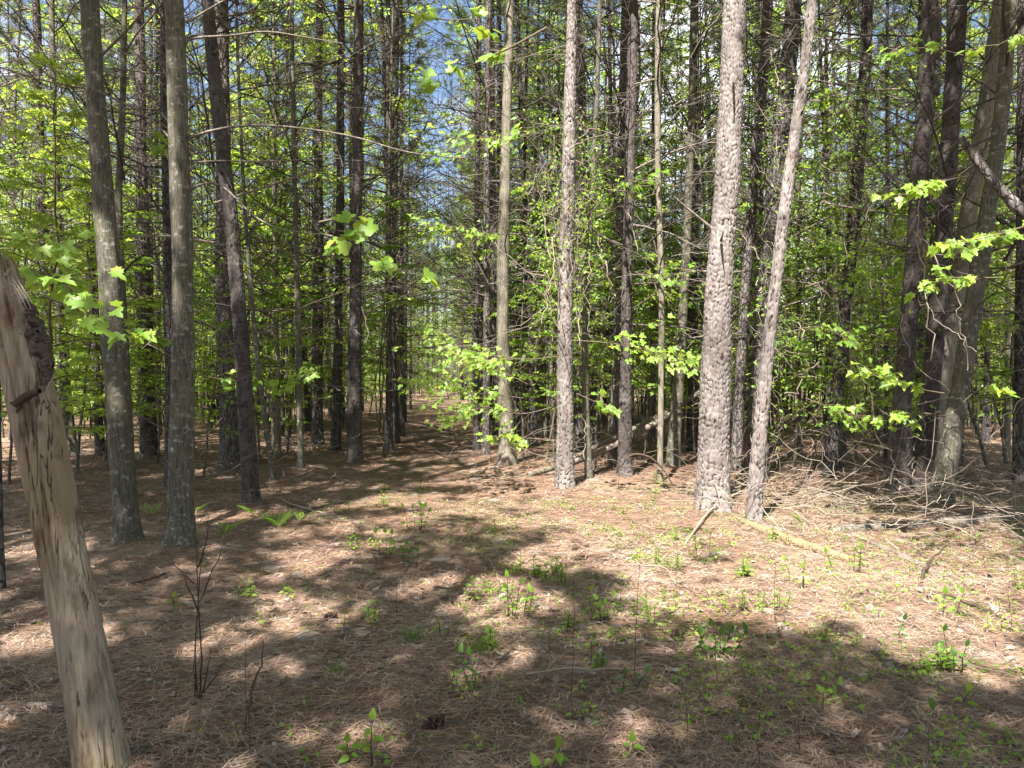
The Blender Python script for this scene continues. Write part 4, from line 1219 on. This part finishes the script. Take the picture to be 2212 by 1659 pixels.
SP = [("tulip_branch", "spray of large yellow-green tulip tree leaves hanging in the middle before the path", 'tulip', [(700, 506, 4.4), (750, 520, 4.2), (800, 560, 4.1), (890, 592, 4.)], 4, 18, .09, .10, 0),
      ("tulip_branch", "few pale leaves on a twig above the hanging tulip tree spray", 'tulip', [(690, 480, 4.3), (740, 470, 4.2), (775, 480, 4.1)], 4, 5, .11, .06, 0),
      ("tulip_branch", "large dark and bright leaves hanging at the top beside the sky gap", 'tulip', [(1180, 60, 4.6), (1090, 110, 4.4), (1000, 150, 4.3), (925, 165, 4.2)], 4.3, 18, .095, .12, 1),
      ("tulip_branch", "row of backlit leaves along a twig at the top of the path opening", 'tulip', [(860, 20, 5), (950, 45, 4.8), (1040, 40, 4.6)], 4.8, 16, .085, .1, 0),
      ("maple_branch", "dense maple leaves hanging over the top of the snag", 'maple', [(-60, 560, 3.9), (20, 570, 3.8), (100, 590, 3.7), (180, 640, 3.6)], 3.8, 56, .082, .18, 0),
      ("maple_branch", "maple leaves drooping across the left front maple", 'maple', [(90, 640, 4.4), (150, 660, 4.3), (200, 685, 4.2), (255, 715, 4.1)], 4.2, 30, .085, .11, 0),
      ("maple_branch", "maple leaves at the left border above the snag", 'maple', [(-60, 500, 4.4), (30, 520, 4.3), (110, 530, 4.2)], 4.3, 44, .08, .22, 0),
      ("maple_branch", "bright sunlit maple branch reaching left from the vine-hung pine", 'maple', [(1200, 770, 9.8), (1120, 780, 9.7), (1060, 760, 9.7), (975, 800, 9.6)], 9.7, 190, .09, .55, 1),
      ("maple_branch", "low bright maple branch below the sunlit one at the poplar", 'maple', [(1190, 880, 9.8), (1120, 900, 9.7), (1050, 870, 9.7), (990, 905, 9.6)], 9.7, 130, .088, .45, 1),
      ("maple_branch", "lowest maple spray hanging before the poplar foot", 'maple', [(1190, 950, 9.8), (1120, 945, 9.7), (1060, 945, 9.6)], 9.7, 46, .11, .3, 1),
      ("maple_branch", "glossy maple branch spanning from the vine-hung pine toward the biggest pine", 'maple', [(1230, 735, 9.2), (1320, 740, 9.1), (1400, 755, 9.), (1490, 790, 8.9)], 9, 170, .092, .42, 1),
      ("maple_branch", "full bright maple branch leaning over the path edge before the poplar", 'maple', [(1140, 830, 10.8), (1080, 800, 10.7), (1010, 770, 10.6), (950, 740, 10.6)], 10.6, 170, .088, .5, 1),
      ("maple_branch", "low bright maple branch at the right edge of the path", 'maple', [(1130, 860, 11.0), (1050, 850, 10.9), (980, 850, 10.8)], 10.8, 120, .085, .42, 1),
      ("maple_branch", "maple leaves hanging low right of the vine-hung pine", 'maple', [(1245, 850, 9.6), (1290, 870, 9.6), (1330, 880, 9.6)], 9.6, 24, .11, .2, 0),
      ("maple_branch", "high flat maple branch across the dappled poplar", 'maple', [(1230, 300, 10.2), (1150, 285, 10.2), (1070, 300, 10.1), (980, 330, 10.1)], 10.2, 150, .092, .5, 0),
      ("maple_branch", "maple spray in front of the poplar at mid height", 'maple', [(1150, 500, 10.5), (1090, 510, 10.5), (1000, 490, 10.4), (950, 495, 10.4)], 10.5, 130, .09, .5, 1),
      ("maple_branch", "maple spray beside the pine by the crossed logs", 'maple', [(1330, 600, 9.9), (1380, 590, 9.8), (1440, 600, 9.8), (1500, 620, 9.8)], 9.8, 90, .088, .4, 0),
      ("maple_branch", "maple spray high between the vine-hung pine and the crossed-log pine", 'maple', [(1250, 420, 10.4), (1310, 400, 10.4), (1390, 390, 10.4)], 10.4, 80, .088, .4, 0),
      ("maple_branch", "bright broad leaves in front of the reddish pine", 'maple', [(2100, 380, 6.2), (2060, 385, 6.1), (2010, 400, 6.), (1960, 425, 6.)], 6, 50, .088, .18, 1),
      ("maple_branch", "bright broad leaves at the right border", 'maple', [(2280, 470, 5.6), (2210, 490, 5.5), (2150, 510, 5.5), (2090, 520, 5.5)], 5.5, 54, .09, .2, 1),
      ("maple_branch", "bright leaves over the grey leaning hardwood", 'maple', [(2160, 600, 6.3), (2100, 600, 6.2), (2050, 600, 6.2), (1990, 620, 6.2)], 6.2, 46, .085, .17, 1),
      ("maple_branch", "yellow-green leaf spray in front of the crowded clump, middle height", 'maple', [(2040, 850, 6.9), (1980, 840, 6.8), (1930, 815, 6.8), (1880, 810, 6.8)], 6.8, 50, .092, .18, 1),
      ("maple_branch", "yellow-green leaf spray low in front of the crowded clump", 'maple', [(2040, 900, 6.9), (1990, 890, 6.9), (1940, 900, 6.8), (1915, 910, 6.8)], 6.8, 34, .088, .17, 1),
      ("maple_branch", "small leaf spray right of the grey leaning hardwood", 'maple', [(2080, 870, 6.6), (2110, 840, 6.6), (2160, 850, 6.6)], 6.6, 14, .11, .1, 1),
      ("maple_branch", "maple leaves in the thicket right of the leaning pale pine", 'maple', [(1700, 720, 8.), (1760, 700, 8.), (1830, 730, 8.)], 8, 60, .085, .28, 0),
      ("maple_branch", "maple leaves hanging low in the thicket", 'maple', [(1740, 860, 8.), (1790, 880, 8.), (1850, 900, 8.)], 8, 60, .085, .28, 0),
      ("maple_branch", "maple leaves high in the thicket", 'maple', [(1740, 620, 8.6), (1800, 600, 8.6), (1880, 590, 8.6)], 8.6, 60, .085, .32, 0),
      ("maple_branch", "bright leaves at the upper right before the clump", 'maple', [(2080, 120, 6.6), (2010, 100, 6.5), (1930, 110, 6.5)], 6.5, 40, .088, .17, 0),
      ("maple_branch", "leaves in the upper right corner", 'maple', [(2270, 60, 5.4), (2210, 70, 5.3), (2150, 100, 5.3)], 5.3, 28, .09, .17, 1),
      ("maple_branch", "maple leaves between the front maples and the leaning pine", 'maple', [(430, 810, 9.), (480, 820, 9.), (540, 830, 9.), (590, 830, 9.)], 9, 40, .115, .22, 0),
      ("maple_branch", "maple leaves just right of the dark leaning pine", 'maple', [(560, 860, 9.6), (610, 840, 9.5), (670, 800, 9.5)], 9.5, 40, .11, .2, 1),
      ("maple_branch", "maple leaves behind the gap between the front maples", 'maple', [(290, 250, 8.8), (320, 290, 8.7), (350, 310, 8.6)], 8.7, 30, .115, .2, 0),
      ("maple_branch", "maple leaves left of the right front maple at mid height", 'maple', [(300, 730, 9.2), (330, 740, 9.2), (370, 735, 9.2)], 9.2, 26, .11, .18, 0)]
for k, s in enumerate(SP):
    sprig(s[0], s[1], s[2], s[3], s[4], s[5], s[6], 900 + k, s[7], s[8])

# ------------------------------------------------------------------ plants on the forest floor
def plant_mesh(rng, h, pairs, lsize, T, stems=1, mat=None, spread=.12):
    g = Geo()
    for s in range(stems):
        b = rng.normal(size=2) * spread * (stems > 1)
        hh = h * rng.uniform(.55, 1.0) if stems > 1 else h
        tip = np.array([b[0] * 1.4 + rng.normal() * .05 * h, b[1] * 1.4 + rng.normal() * .05 * h, hh])
        Q = np.stack([np.array([b[0], b[1], -.03]), (np.array([b[0], b[1], 0]) + tip) / 2 + rng.normal(size=3) * .02 * h, tip])
        tubes(g, Q, np.array([.0028, .0022, .0014]), 3, 1, .5)
        az = rng.random() * 6
        for k in range(pairs):
            u = .3 + .7 * (k + .5) / pairs
            p = Q[0] + (Q[2] - Q[0]) * u
            az += 1.57 + rng.normal() * .2
            for sg in (0, math.pi):
                d = np.array([math.cos(az + sg), math.sin(az + sg), rng.uniform(-.25, .35)])
                place(g, T, p + d * .012, d, np.array([0, 0, 1.0]) + rng.normal(size=3) * .25, lsize * (.65 + .5 * math.sin(u * 3)) * rng.uniform(.8, 1.15), 0)
        place(g, T, tip[None], np.array([rng.normal(), rng.normal(), .9]), rng.normal(size=3), lsize * .7, 0)
    return g.mesh("seedling", [mat or M_LEAF, M_STEM], smooth=False)
SR = np.random.default_rng(21)
SEED = [plant_mesh(SR, .13, 2, .042, T_OVAL), plant_mesh(SR, .09, 2, .038, T_OVAL, 1, M_LEAFB), plant_mesh(SR, .15, 3, .036, T_OVAL, 2, M_LEAF, .02), plant_mesh(SR, .2, 3, .045, T_OVAL, 3, M_LEAF, .03),
        plant_mesh(SR, .07, 1, .05, T_STAR, 1, M_LEAFB), plant_mesh(SR, .10, 2, .034, T_OVAL, 3, M_LEAFB, .025), plant_mesh(SR, .14, 3, .04, T_OVAL, 1, M_LEAFB)]
SLOOK = ['four-leaved', 'low pale', 'two-stemmed', 'tall three-stemmed', 'tiny bright', 'low bushy', 'slim pale']
def at_ground(px, py):
    p = gp(px, py)
    return np.array([p[0], p[1], float(gz2(np.array([p[0]]), np.array([p[1]]))[0])])
def big_plant(label, px, py, h, leaves, size, mi, seed, stems=1, lean=0.):
    r = np.random.default_rng(seed)
    o = at_ground(px, py)
    rt = root("seedling", o, label, "seedling")
    az = r.random() * 6
    for s in range(stems):
        b = np.array([r.normal() * .05, r.normal() * .04, 0]) * (stems > 1)
        hh = h * (1 if s == 0 else r.uniform(.5, .95))
        tip = b * 1.6 + np.array([lean * hh + r.normal() * .02, r.normal() * .02, hh])
        g = Geo()
        Q = np.stack([b - [0, 0, .03], (b + tip) / 2 + r.normal(size=3) * .008, tip])
        tubes(g, Q, np.array([.003, .0025, .0015]), 5, 0, .5)
        link("stem", g.mesh("stem", [M_STEM]), rt)
        nn = max(2, int(leaves / stems))
        for k in range(nn // 2):
            u = .25 + .7 * (k + .3) / max(1, nn // 2)
            p = b + (tip - b) * u
            az += 1.57 + r.normal() * .2
            for sg in (0, math.pi):
                d = np.array([math.cos(az + sg), math.sin(az + sg) * .8, r.uniform(-.2, .3)])
                leaf_obj(LM['oval'][mi][r.integers(3)], rt, np.zeros(3), p + d * .01, d, np.array([0, -.35, 1.0]) + r.normal(size=3) * .2, size * r.uniform(.7, 1.1))
        leaf_obj(LM['oval'][mi][r.integers(3)], rt, np.zeros(3), tip, np.array([r.normal() * .4, -.2, .9]), np.array([0, -1.0, .2]), size * 1.05)
BP = [("tall bright seedling at the bottom, left of the centre", 805, 1655, .215, 9, .062, 2, 1, 0), ("leafy seedling at the bottom edge beside the tall bright one", 762, 1650, .10, 7, .058, 0, 1, 0), ("seedling cluster at the bottom edge right of the centre", 1190, 1668, .12, 11, .065, 0, 2, 0),
      ("dark seedling clump in the light left of the large shadow", 1545, 1420, .23, 22, .065, 1, 5, 0), ("tall leafy clump in the middle of the clearing", 1105, 1330, .30, 26, .06, 0, 5, 0), ("bushy low clump right of the tall leafy one", 1300, 1335, .2, 22, .055, 0, 5, 0),
      ("upright leafy seedling below the grass tuft", 1033, 1490, .22, 12, .055, 1, 2, 0), ("leafy seedling in front of the dead stems", 378, 1318, .11, 6, .055, 0, 1, 0), ("broad leafy clump left of the centre, green patch", 832, 1200, .26, 22, .065, 0, 4, 0),
      ("sunlit leafy clump at the far side of the green patch", 900, 1150, .3, 28, .07, 2, 6, 0), ("dark leafy clump nearest in the green patch", 885, 1230, .2, 18, .06, 1, 4, 0), ("nodding seedling on the edge of the large shadow", 1940, 1385, .16, 5, .06, 1, 1, .1),
      ("dark shrubby seedling in the shadow on the right", 2075, 1440, .22, 16, .055, 1, 3, 0), ("bright seedling in the shadow on the right", 2078, 1530, .12, 5, .06, 2, 1, 0), ("pair of leaves standing in the lower right shadow", 2008, 1555, .06, 3, .07, 1, 1, 0),
      ("seedling in the shadow near the lower middle", 1762, 1530, .10, 7, .05, 0, 2, 0), ("seedling at the lower right of the centre", 1322, 1490, .14, 9, .05, 1, 2, 0), ("three-leaved sprout at the bottom right of the centre", 1360, 1640, .07, 4, .06, 0, 1, 0),
      ("small sprout left of the centre on dark needles", 735, 1350, .09, 5, .045, 0, 1, 0), ("seedling below the yellow log", 1735, 1265, .22, 14, .05, 2, 3, 0), ("tall seedling on the sunny ground below the biggest pine", 1525, 1210, .22, 14, .05, 2, 3, 0),
      ("seedling beside the end of the yellow log", 1845, 1235, .25, 18, .055, 0, 4, 0), ("seedling right of the sunny patch by the stick", 2040, 1330, .18, 12, .07, 0, 2, 0)]
for k, b in enumerate(BP):
    big_plant(b[0], b[1], b[2], b[3] * .85, b[4], b[5] * .8, b[6], 300 + k, b[7], b[8])

zones = [(75, 640, 1520, 1060, 1200), (45, 1020, 1520, 1150, 1330), (70, 1300, 1930, 1150, 1400), (26, 1000, 1700, 1330, 1500), (14, 480, 900, 1250, 1500), (18, 1450, 2190, 1380, 1600), (16, 1880, 2200, 1230, 1420), (10, 340, 640, 1090, 1180), (8, 900, 1500, 1500, 1650)]
sl = []
for n, x0, x1, y0, y1 in zones:
    for k in range(n):
        if k and SR.random() < .62:
            sl.append((sl[-1][0] + SR.normal() * 26, sl[-1][1] + SR.normal() * 9, sl[-1][2] if SR.random() < .5 else int(SR.integers(7))))
        else:
            sl.append((SR.uniform(x0, x1), y0 + (y1 - y0) * SR.random(), int(SR.integers(7))))
BMARK = [(b[1], b[2], "the " + b[0]) for b in BP]
sn = {}
NTH = ["nearest", "second", "third", "fourth", "fifth", "sixth", "seventh", "eighth", "ninth", "tenth", "eleventh", "twelfth"]
def near_mark(px, py):
    j = min(range(len(BMARK)), key=lambda q: (BMARK[q][0] - px) ** 2 + (2 * (BMARK[q][1] - py)) ** 2)
    return j, math.hypot(BMARK[j][0] - px, 2 * (BMARK[j][1] - py))
for px, py, i in sorted(sl, key=lambda t: near_mark(t[0], t[1])[1]):
    j, _ = near_mark(px, py)
    dx, dy = px - BMARK[j][0], 2 * (py - BMARK[j][1])
    side = ("left" if dx < 0 else "right") + " of" if abs(dx) > abs(dy) else ("in front of" if dy > 0 else "behind")
    key = (i, j, side)
    sn[key] = sn.get(key, 0) + 1
    p = at_ground(px, py)
    s = SR.uniform(.35, 1.0)
    mark = " ".join(BMARK[j][2].split()[:9])
    tag(link("seedling", SEED[i], None, p, SR.random() * 6.28, (s, s, s)), f"{NTH[min(sn[key] - 1, 11)]} {SLOOK[i]} seedling {side} {mark}", "seedling", "small seedlings on the forest floor")

T_PINNA = (T_DIAMOND[0] * np.array([.26, 1, 1]), T_DIAMOND[1])
def fern(label, px, py, n, L, seed):
    r = np.random.default_rng(seed)
    o = at_ground(px, py)
    rt = root("fern", o, label, "fern", "ferns by the front trees")
    for k in range(n):
        az = r.random() * 6.28
        g = Geo()
        l = L * r.uniform(.7, 1.1)
        t = np.linspace(0, 1, 9)[:, None]
        hz = np.array([math.cos(az), math.sin(az), 0])
        Q = hz * l * .75 * t ** 1.3 + np.array([0, 0, 1.0]) * l * (.95 * t - .45 * t ** 2)
        tubes(g, Q, .0022 * (1 - .7 * t[:, 0]), 3, 1, .5)
        m = 17
        u = np.linspace(.14, .99, m)
        p = np.stack([np.interp(u, t[:, 0], Q[:, c]) for c in range(3)], 1)
        sd_ = np.cross(hz, [0, 0, 1.0])
        for sg in (-1, 1):
            place(g, T_PINNA, p, sd_ * sg + hz * .35, np.array([0, 0, 1.0]) - hz * .5, l * .19 * np.sin(np.pi * np.clip(u * .92 + .06, 0, 1)) ** .8, 0, .6)
        link("frond", g.mesh("frond", [M_LEAF, M_GTWIG], smooth=False), rt)
for k, f in enumerate([("fern left of the ferns by the leaning pine", 490, 1160, 5, .27), ("largest fern clump, right of the leaning pine foot", 600, 1145, 9, .29), ("fern hugging the foot of the leaning pine", 548, 1120, 4, .24), ("fern between the two front maples", 325, 1118, 4, .29), ("fern behind the right front maple", 425, 1110, 4, .24), ("fern right of the largest fern clump", 650, 1135, 4, .24),
                       ("small fern far back behind the left front maple", 275, 1035, 3, .24), ("fern in the sun behind the leaning pale pine", 1735, 1140, 4, .24)]):
    fern(*f, 60 + k)

def grass_tuft(label, px, py, n, h, seed):
    r = np.random.default_rng(seed)
    o = at_ground(px, py)
    g = Geo()
    for k in range(n):
        b = np.array([r.normal() * .035, r.normal() * .03, -.01])
        d = unit(np.array([r.normal() * .35, r.normal() * .35, 1.0]))
        l = h * r.uniform(.5, 1.1)
        t = np.linspace(0, 1, 4)[:, None]
        Q = b + d * l * t + np.array([d[0], d[1], -.15]) * l * .6 * t ** 2
        tubes(g, Q, .0019 * (1 - .85 * t[:, 0]), 3, 0, r.random())
    tag(link("grass_tuft", g.mesh("grass_tuft", [M_LEAF]), None, o), label, "grass tuft")
grass_tuft("dense green grass tuft left of the middle of the foreground", 893, 1382, 90, .13, 1)
grass_tuft("thinner grass tuft right of the dense one", 1035, 1405, 46, .15, 2)
grass_tuft("sparse grass tuft far left in the foreground near the dead stems", 972, 1395 - 0, 10, .1, 3) if False else None
grass_tuft("small grass tuft in the middle left foreground", 722, 1450, 34, .11, 4)

def dead_sprout():
    r = np.random.default_rng(4)
    o = at_ground(428, 1512)
    rt = root("dead_sprout", o, "leafless dark multi-stemmed sprout standing on the left", "dead sprout")
    D = o[1]
    for pts in ([(428, 1512), (420, 1440), (428, 1330), (425, 1200), (422, 1110)], [(430, 1512), (438, 1420), (430, 1330), (436, 1240), (440, 1190)], [(432, 1330), (418, 1290), (405, 1250), (360, 1180)], [(430, 1300), (455, 1240), (470, 1180)],
                [(436, 1510), (450, 1440), (458, 1400)], [(424, 1512), (412, 1470), (408, 1430)], [(428, 1225), (440, 1180), (448, 1120)], [(420, 1260), (390, 1240), (355, 1225)], [(440, 1495), (470, 1440), (478, 1420)]):
        P = [(at(a, b, D - .04 * k), .0042 - .0028 * k / (len(pts) - 1)) for k, (a, b) in enumerate(pts)]
        Q, q = cline(P, 12)
        Q[1:] += np.cumsum(r.normal(size=(11, 3)), 0) * .0035
        g = Geo()
        tubes(g, Q, q, 5, 0, r.random())
        link("stem", g.mesh("stem", [M_STEM], o), rt)
dead_sprout()
DS = [(540, 1640, 1380), (1240, 1560, 1230), (1370, 1480, 1180), (1545, 1480, 1360), (1640, 1665, 1480), (1465, 1300, 1120), (1020, 1180, 1060), (1190, 1420, 1290), (1100, 1260, 1160), (860, 1330, 1240), (1478, 1600, 1430), (1675, 1350, 1200), (2002, 1700, 1560), (1730, 1640, 1520)]
dl = {}
def dry_lab(x, y):
    j, _ = near_mark(x, y)
    w = ("left of " if x < BMARK[j][0] else "right of ") + " ".join(BMARK[j][2].split()[:8])
    dl[w] = dl.get(w, 0) + 1
    return ("" if dl[w] == 1 else NTH[dl[w] - 1] + " ") + "thin leafless dark stem upright " + w
for k, (x, y0, y1) in enumerate(DS):
    o = at_ground(x, y0)
    a, b = o.copy(), at(x + (k * 37 % 25) - 10, y1, o[1])
    Q = curl(VR, a, b, 8, .006)
    g = Geo()
    tubes(g, Q, np.linspace(.0018, .0008, 8), 4, 0, .5)
    tag(link("dry_stem", g.mesh("dry_stem", [M_STEM], o), None, o), dry_lab(x, y0), "stem", "dry upright stems on the floor")

def cone(label, px, py, seed):
    r = np.random.default_rng(seed)
    o = at_ground(px, py) + np.array([0, 0, .022])
    g = Geo()
    n = 46
    k = np.arange(n)
    u = (k + .5) / n
    th = k * 2.39996
    rad = .026 * np.sin(np.pi * (u * .86 + .1))
    ax = np.array([.9, .3, .12])
    ax = unit(ax); s1 = unit(np.cross(ax, [0, 0, 1.0])); s2 = np.cross(s1, ax)
    dr = s1 * np.cos(th)[:, None] + s2 * np.sin(th)[:, None]
    P = ax * ((u - .5) * .075)[:, None] + dr * (rad * .35)[:, None]
    T = (np.array([[-.2, 0, .05], [.2, 0, .05], [.42, 1, 0], [-.42, 1, 0], [0, 1.1, .25]]), np.array([[0, 1, 2], [0, 2, 3], [3, 2, 4]]))
    place(g, T, P, dr + ax * .5, ax[None].repeat(n, 0), .024, 0, r.random(n))
    tubes(g, np.array([-ax * .037, ax * 0, ax * .037]), np.array([.008, .014, .006]), 6, 0, .2)
    tag(link("pine_cone", g.mesh("pine_cone", [M_STEM], smooth=False), None, o), label, "pine cone")
cone("pine cone lying just left of the dark seedling clump", 1461, 1378, 1)
cone("pine cone lying in the foreground left of the centre", 936, 1572, 2)
cone("pine cone near the small sprout left of the centre", 713, 1335, 3)
cone("pine cone on the shaded needles in the middle distance", 972, 1300, 4)

# ------------------------------------------------------------------ litter
def litter():
    r = np.random.default_rng(9)
    def fan(n, lo, hi, p=1.0):
        D = np.exp(r.uniform(math.log(lo), math.log(hi), n))
        x = r.uniform(-.74, .74, n) * D
        return x, D
    g = Geo()
    n = 230000
    x, y = fan(n, 2.0, 15)
    cl = fbm(x * 2.2, y * 2.2, 33)
    k = r.random(n) < sstep(.3, .55, cl) * .8 + .2
    x, y = x[k], y[k]
    n = len(x)
    a = r.random(n) * 3.1416 + fbm(x * 1.5, y * 1.5, 55) * 4
    L = r.uniform(.07, .17, n)
    w = r.uniform(.0009, .0019, n) * np.clip(y / 4, 1, 2.0)
    z = gz2(x, y) + .004 + r.random(n) ** 2 * .034
    d = np.stack([np.cos(a), np.sin(a), r.normal(size=n) * .10], 1)
    s = np.stack([-np.sin(a), np.cos(a), np.zeros(n)], 1)
    c = np.stack([x, y, z], 1)
    b = r.normal(size=n) * .12
    p0, p1 = c - d * L[:, None] / 2, c + d * L[:, None] / 2
    m = c + s * (b * L)[:, None]
    V = np.stack([p0, m - s * w[:, None], p1, m + s * w[:, None]], 1).reshape(-1, 3)
    V[:, 2] = np.maximum(V[:, 2], gz2(V[:, 0], V[:, 1]) + .003)
    f = (np.array([[0, 1, 3], [1, 2, 3]])[None] + (np.arange(n) * 4)[:, None, None]).reshape(-1, 3)
    g.add(V, f, 0, np.repeat(np.clip(.02 + .9 * r.random(n) + .5 * (fbm(x * .9, y * .9, 70) - .5), 0, 1), 4))
    tag(link("pine_straw", g.mesh("pine_straw", [M_NLIT], smooth=False)), kind="stuff")
    g = Geo()
    x, y = fan(5200, 2.0, 16)
    k = fbm(x * 1.4, y * 1.4, 66) + r.normal(size=len(x)) * .1 > .44
    x, y = x[k], y[k]
    n = len(x)
    T = (np.array([[0, 0, 0], [-.3, .3, .22], [-.22, .7, .12], [0, 1, .2], [.25, .75, .05], [.32, .35, .25], [0, .5, 0]]), np.array([[k2, 6, (k2 + 1) % 6] for k2 in range(6)]))
    place(g, T, np.stack([x, y, gz2(x, y) + .008], 1), np.stack([r.normal(size=n), r.normal(size=n), r.normal(size=n) * .25], 1), np.array([0, 0, 1.0]) + r.normal(size=(n, 3)) * .4, r.uniform(.022, .06, n), 0, r.random(n))
    tag(link("leaf_litter", g.mesh("leaf_litter", [M_LITTER], smooth=False)), kind="stuff")
    g = Geo()
    x, y = fan(1900, 2.1, 18)
    n = len(x)
    a = r.random(n) * 6.28
    L = r.uniform(.08, .4, n)
    t = np.linspace(-.5, .5, 4)
    P = np.stack([x[:, None] + np.cos(a)[:, None] * L[:, None] * t, y[:, None] + np.sin(a)[:, None] * L[:, None] * t, np.zeros((n, 4))], -1) + r.normal(size=(n, 4, 3)) * .012
    P[..., 2] = gz2(P[..., 0], P[..., 1]) + .012 + np.abs(r.normal(size=(n, 4))) * .012
    tubes(g, P, r.uniform(.0015, .0045, (n, 1)) * np.linspace(1, .6, 4)[None], 4, 0, r.random(n))
    tag(link("twig_litter", g.mesh("twig_litter", [M_TWIG])), kind="stuff")
    # low green ground cover
    g = Geo()
    x, y = fan(60000, 2.0, 11)
    px = CX + x / y * FPX
    py = CY + FPX * (CAMH / y) - 29
    zone = .10 * (px > 600) + .45 * ((px > 1450) & (py > 1420)) + .34 * ((px > 1000) & (py < 1420) & (py > 1060)) + .25 * ((px > 640) & (py < 1230) & (py > 1070))
    k = (fbm(x * 1.7, y * 1.7, 88) + .25 * (fbm(x * 7, y * 7, 89) - .5) > .60 - zone * .22) & (r.random(len(x)) < zone + .02)
    x, y = x[k], y[k]
    n = len(x)
    place(g, T_DIAMOND, np.stack([x, y, gz2(x, y) + r.random(n) * .03], 1), np.stack([r.normal(size=n), r.normal(size=n), np.abs(r.normal(size=n)) * .9], 1), np.array([0, 0, 1.0]) + r.normal(size=(n, 3)) * .5, r.uniform(.014, .034, n) , 0, r.random(n))
    tag(link("ground_cover", g.mesh("ground_cover", [M_LEAF], smooth=False)), kind="stuff")
litter()
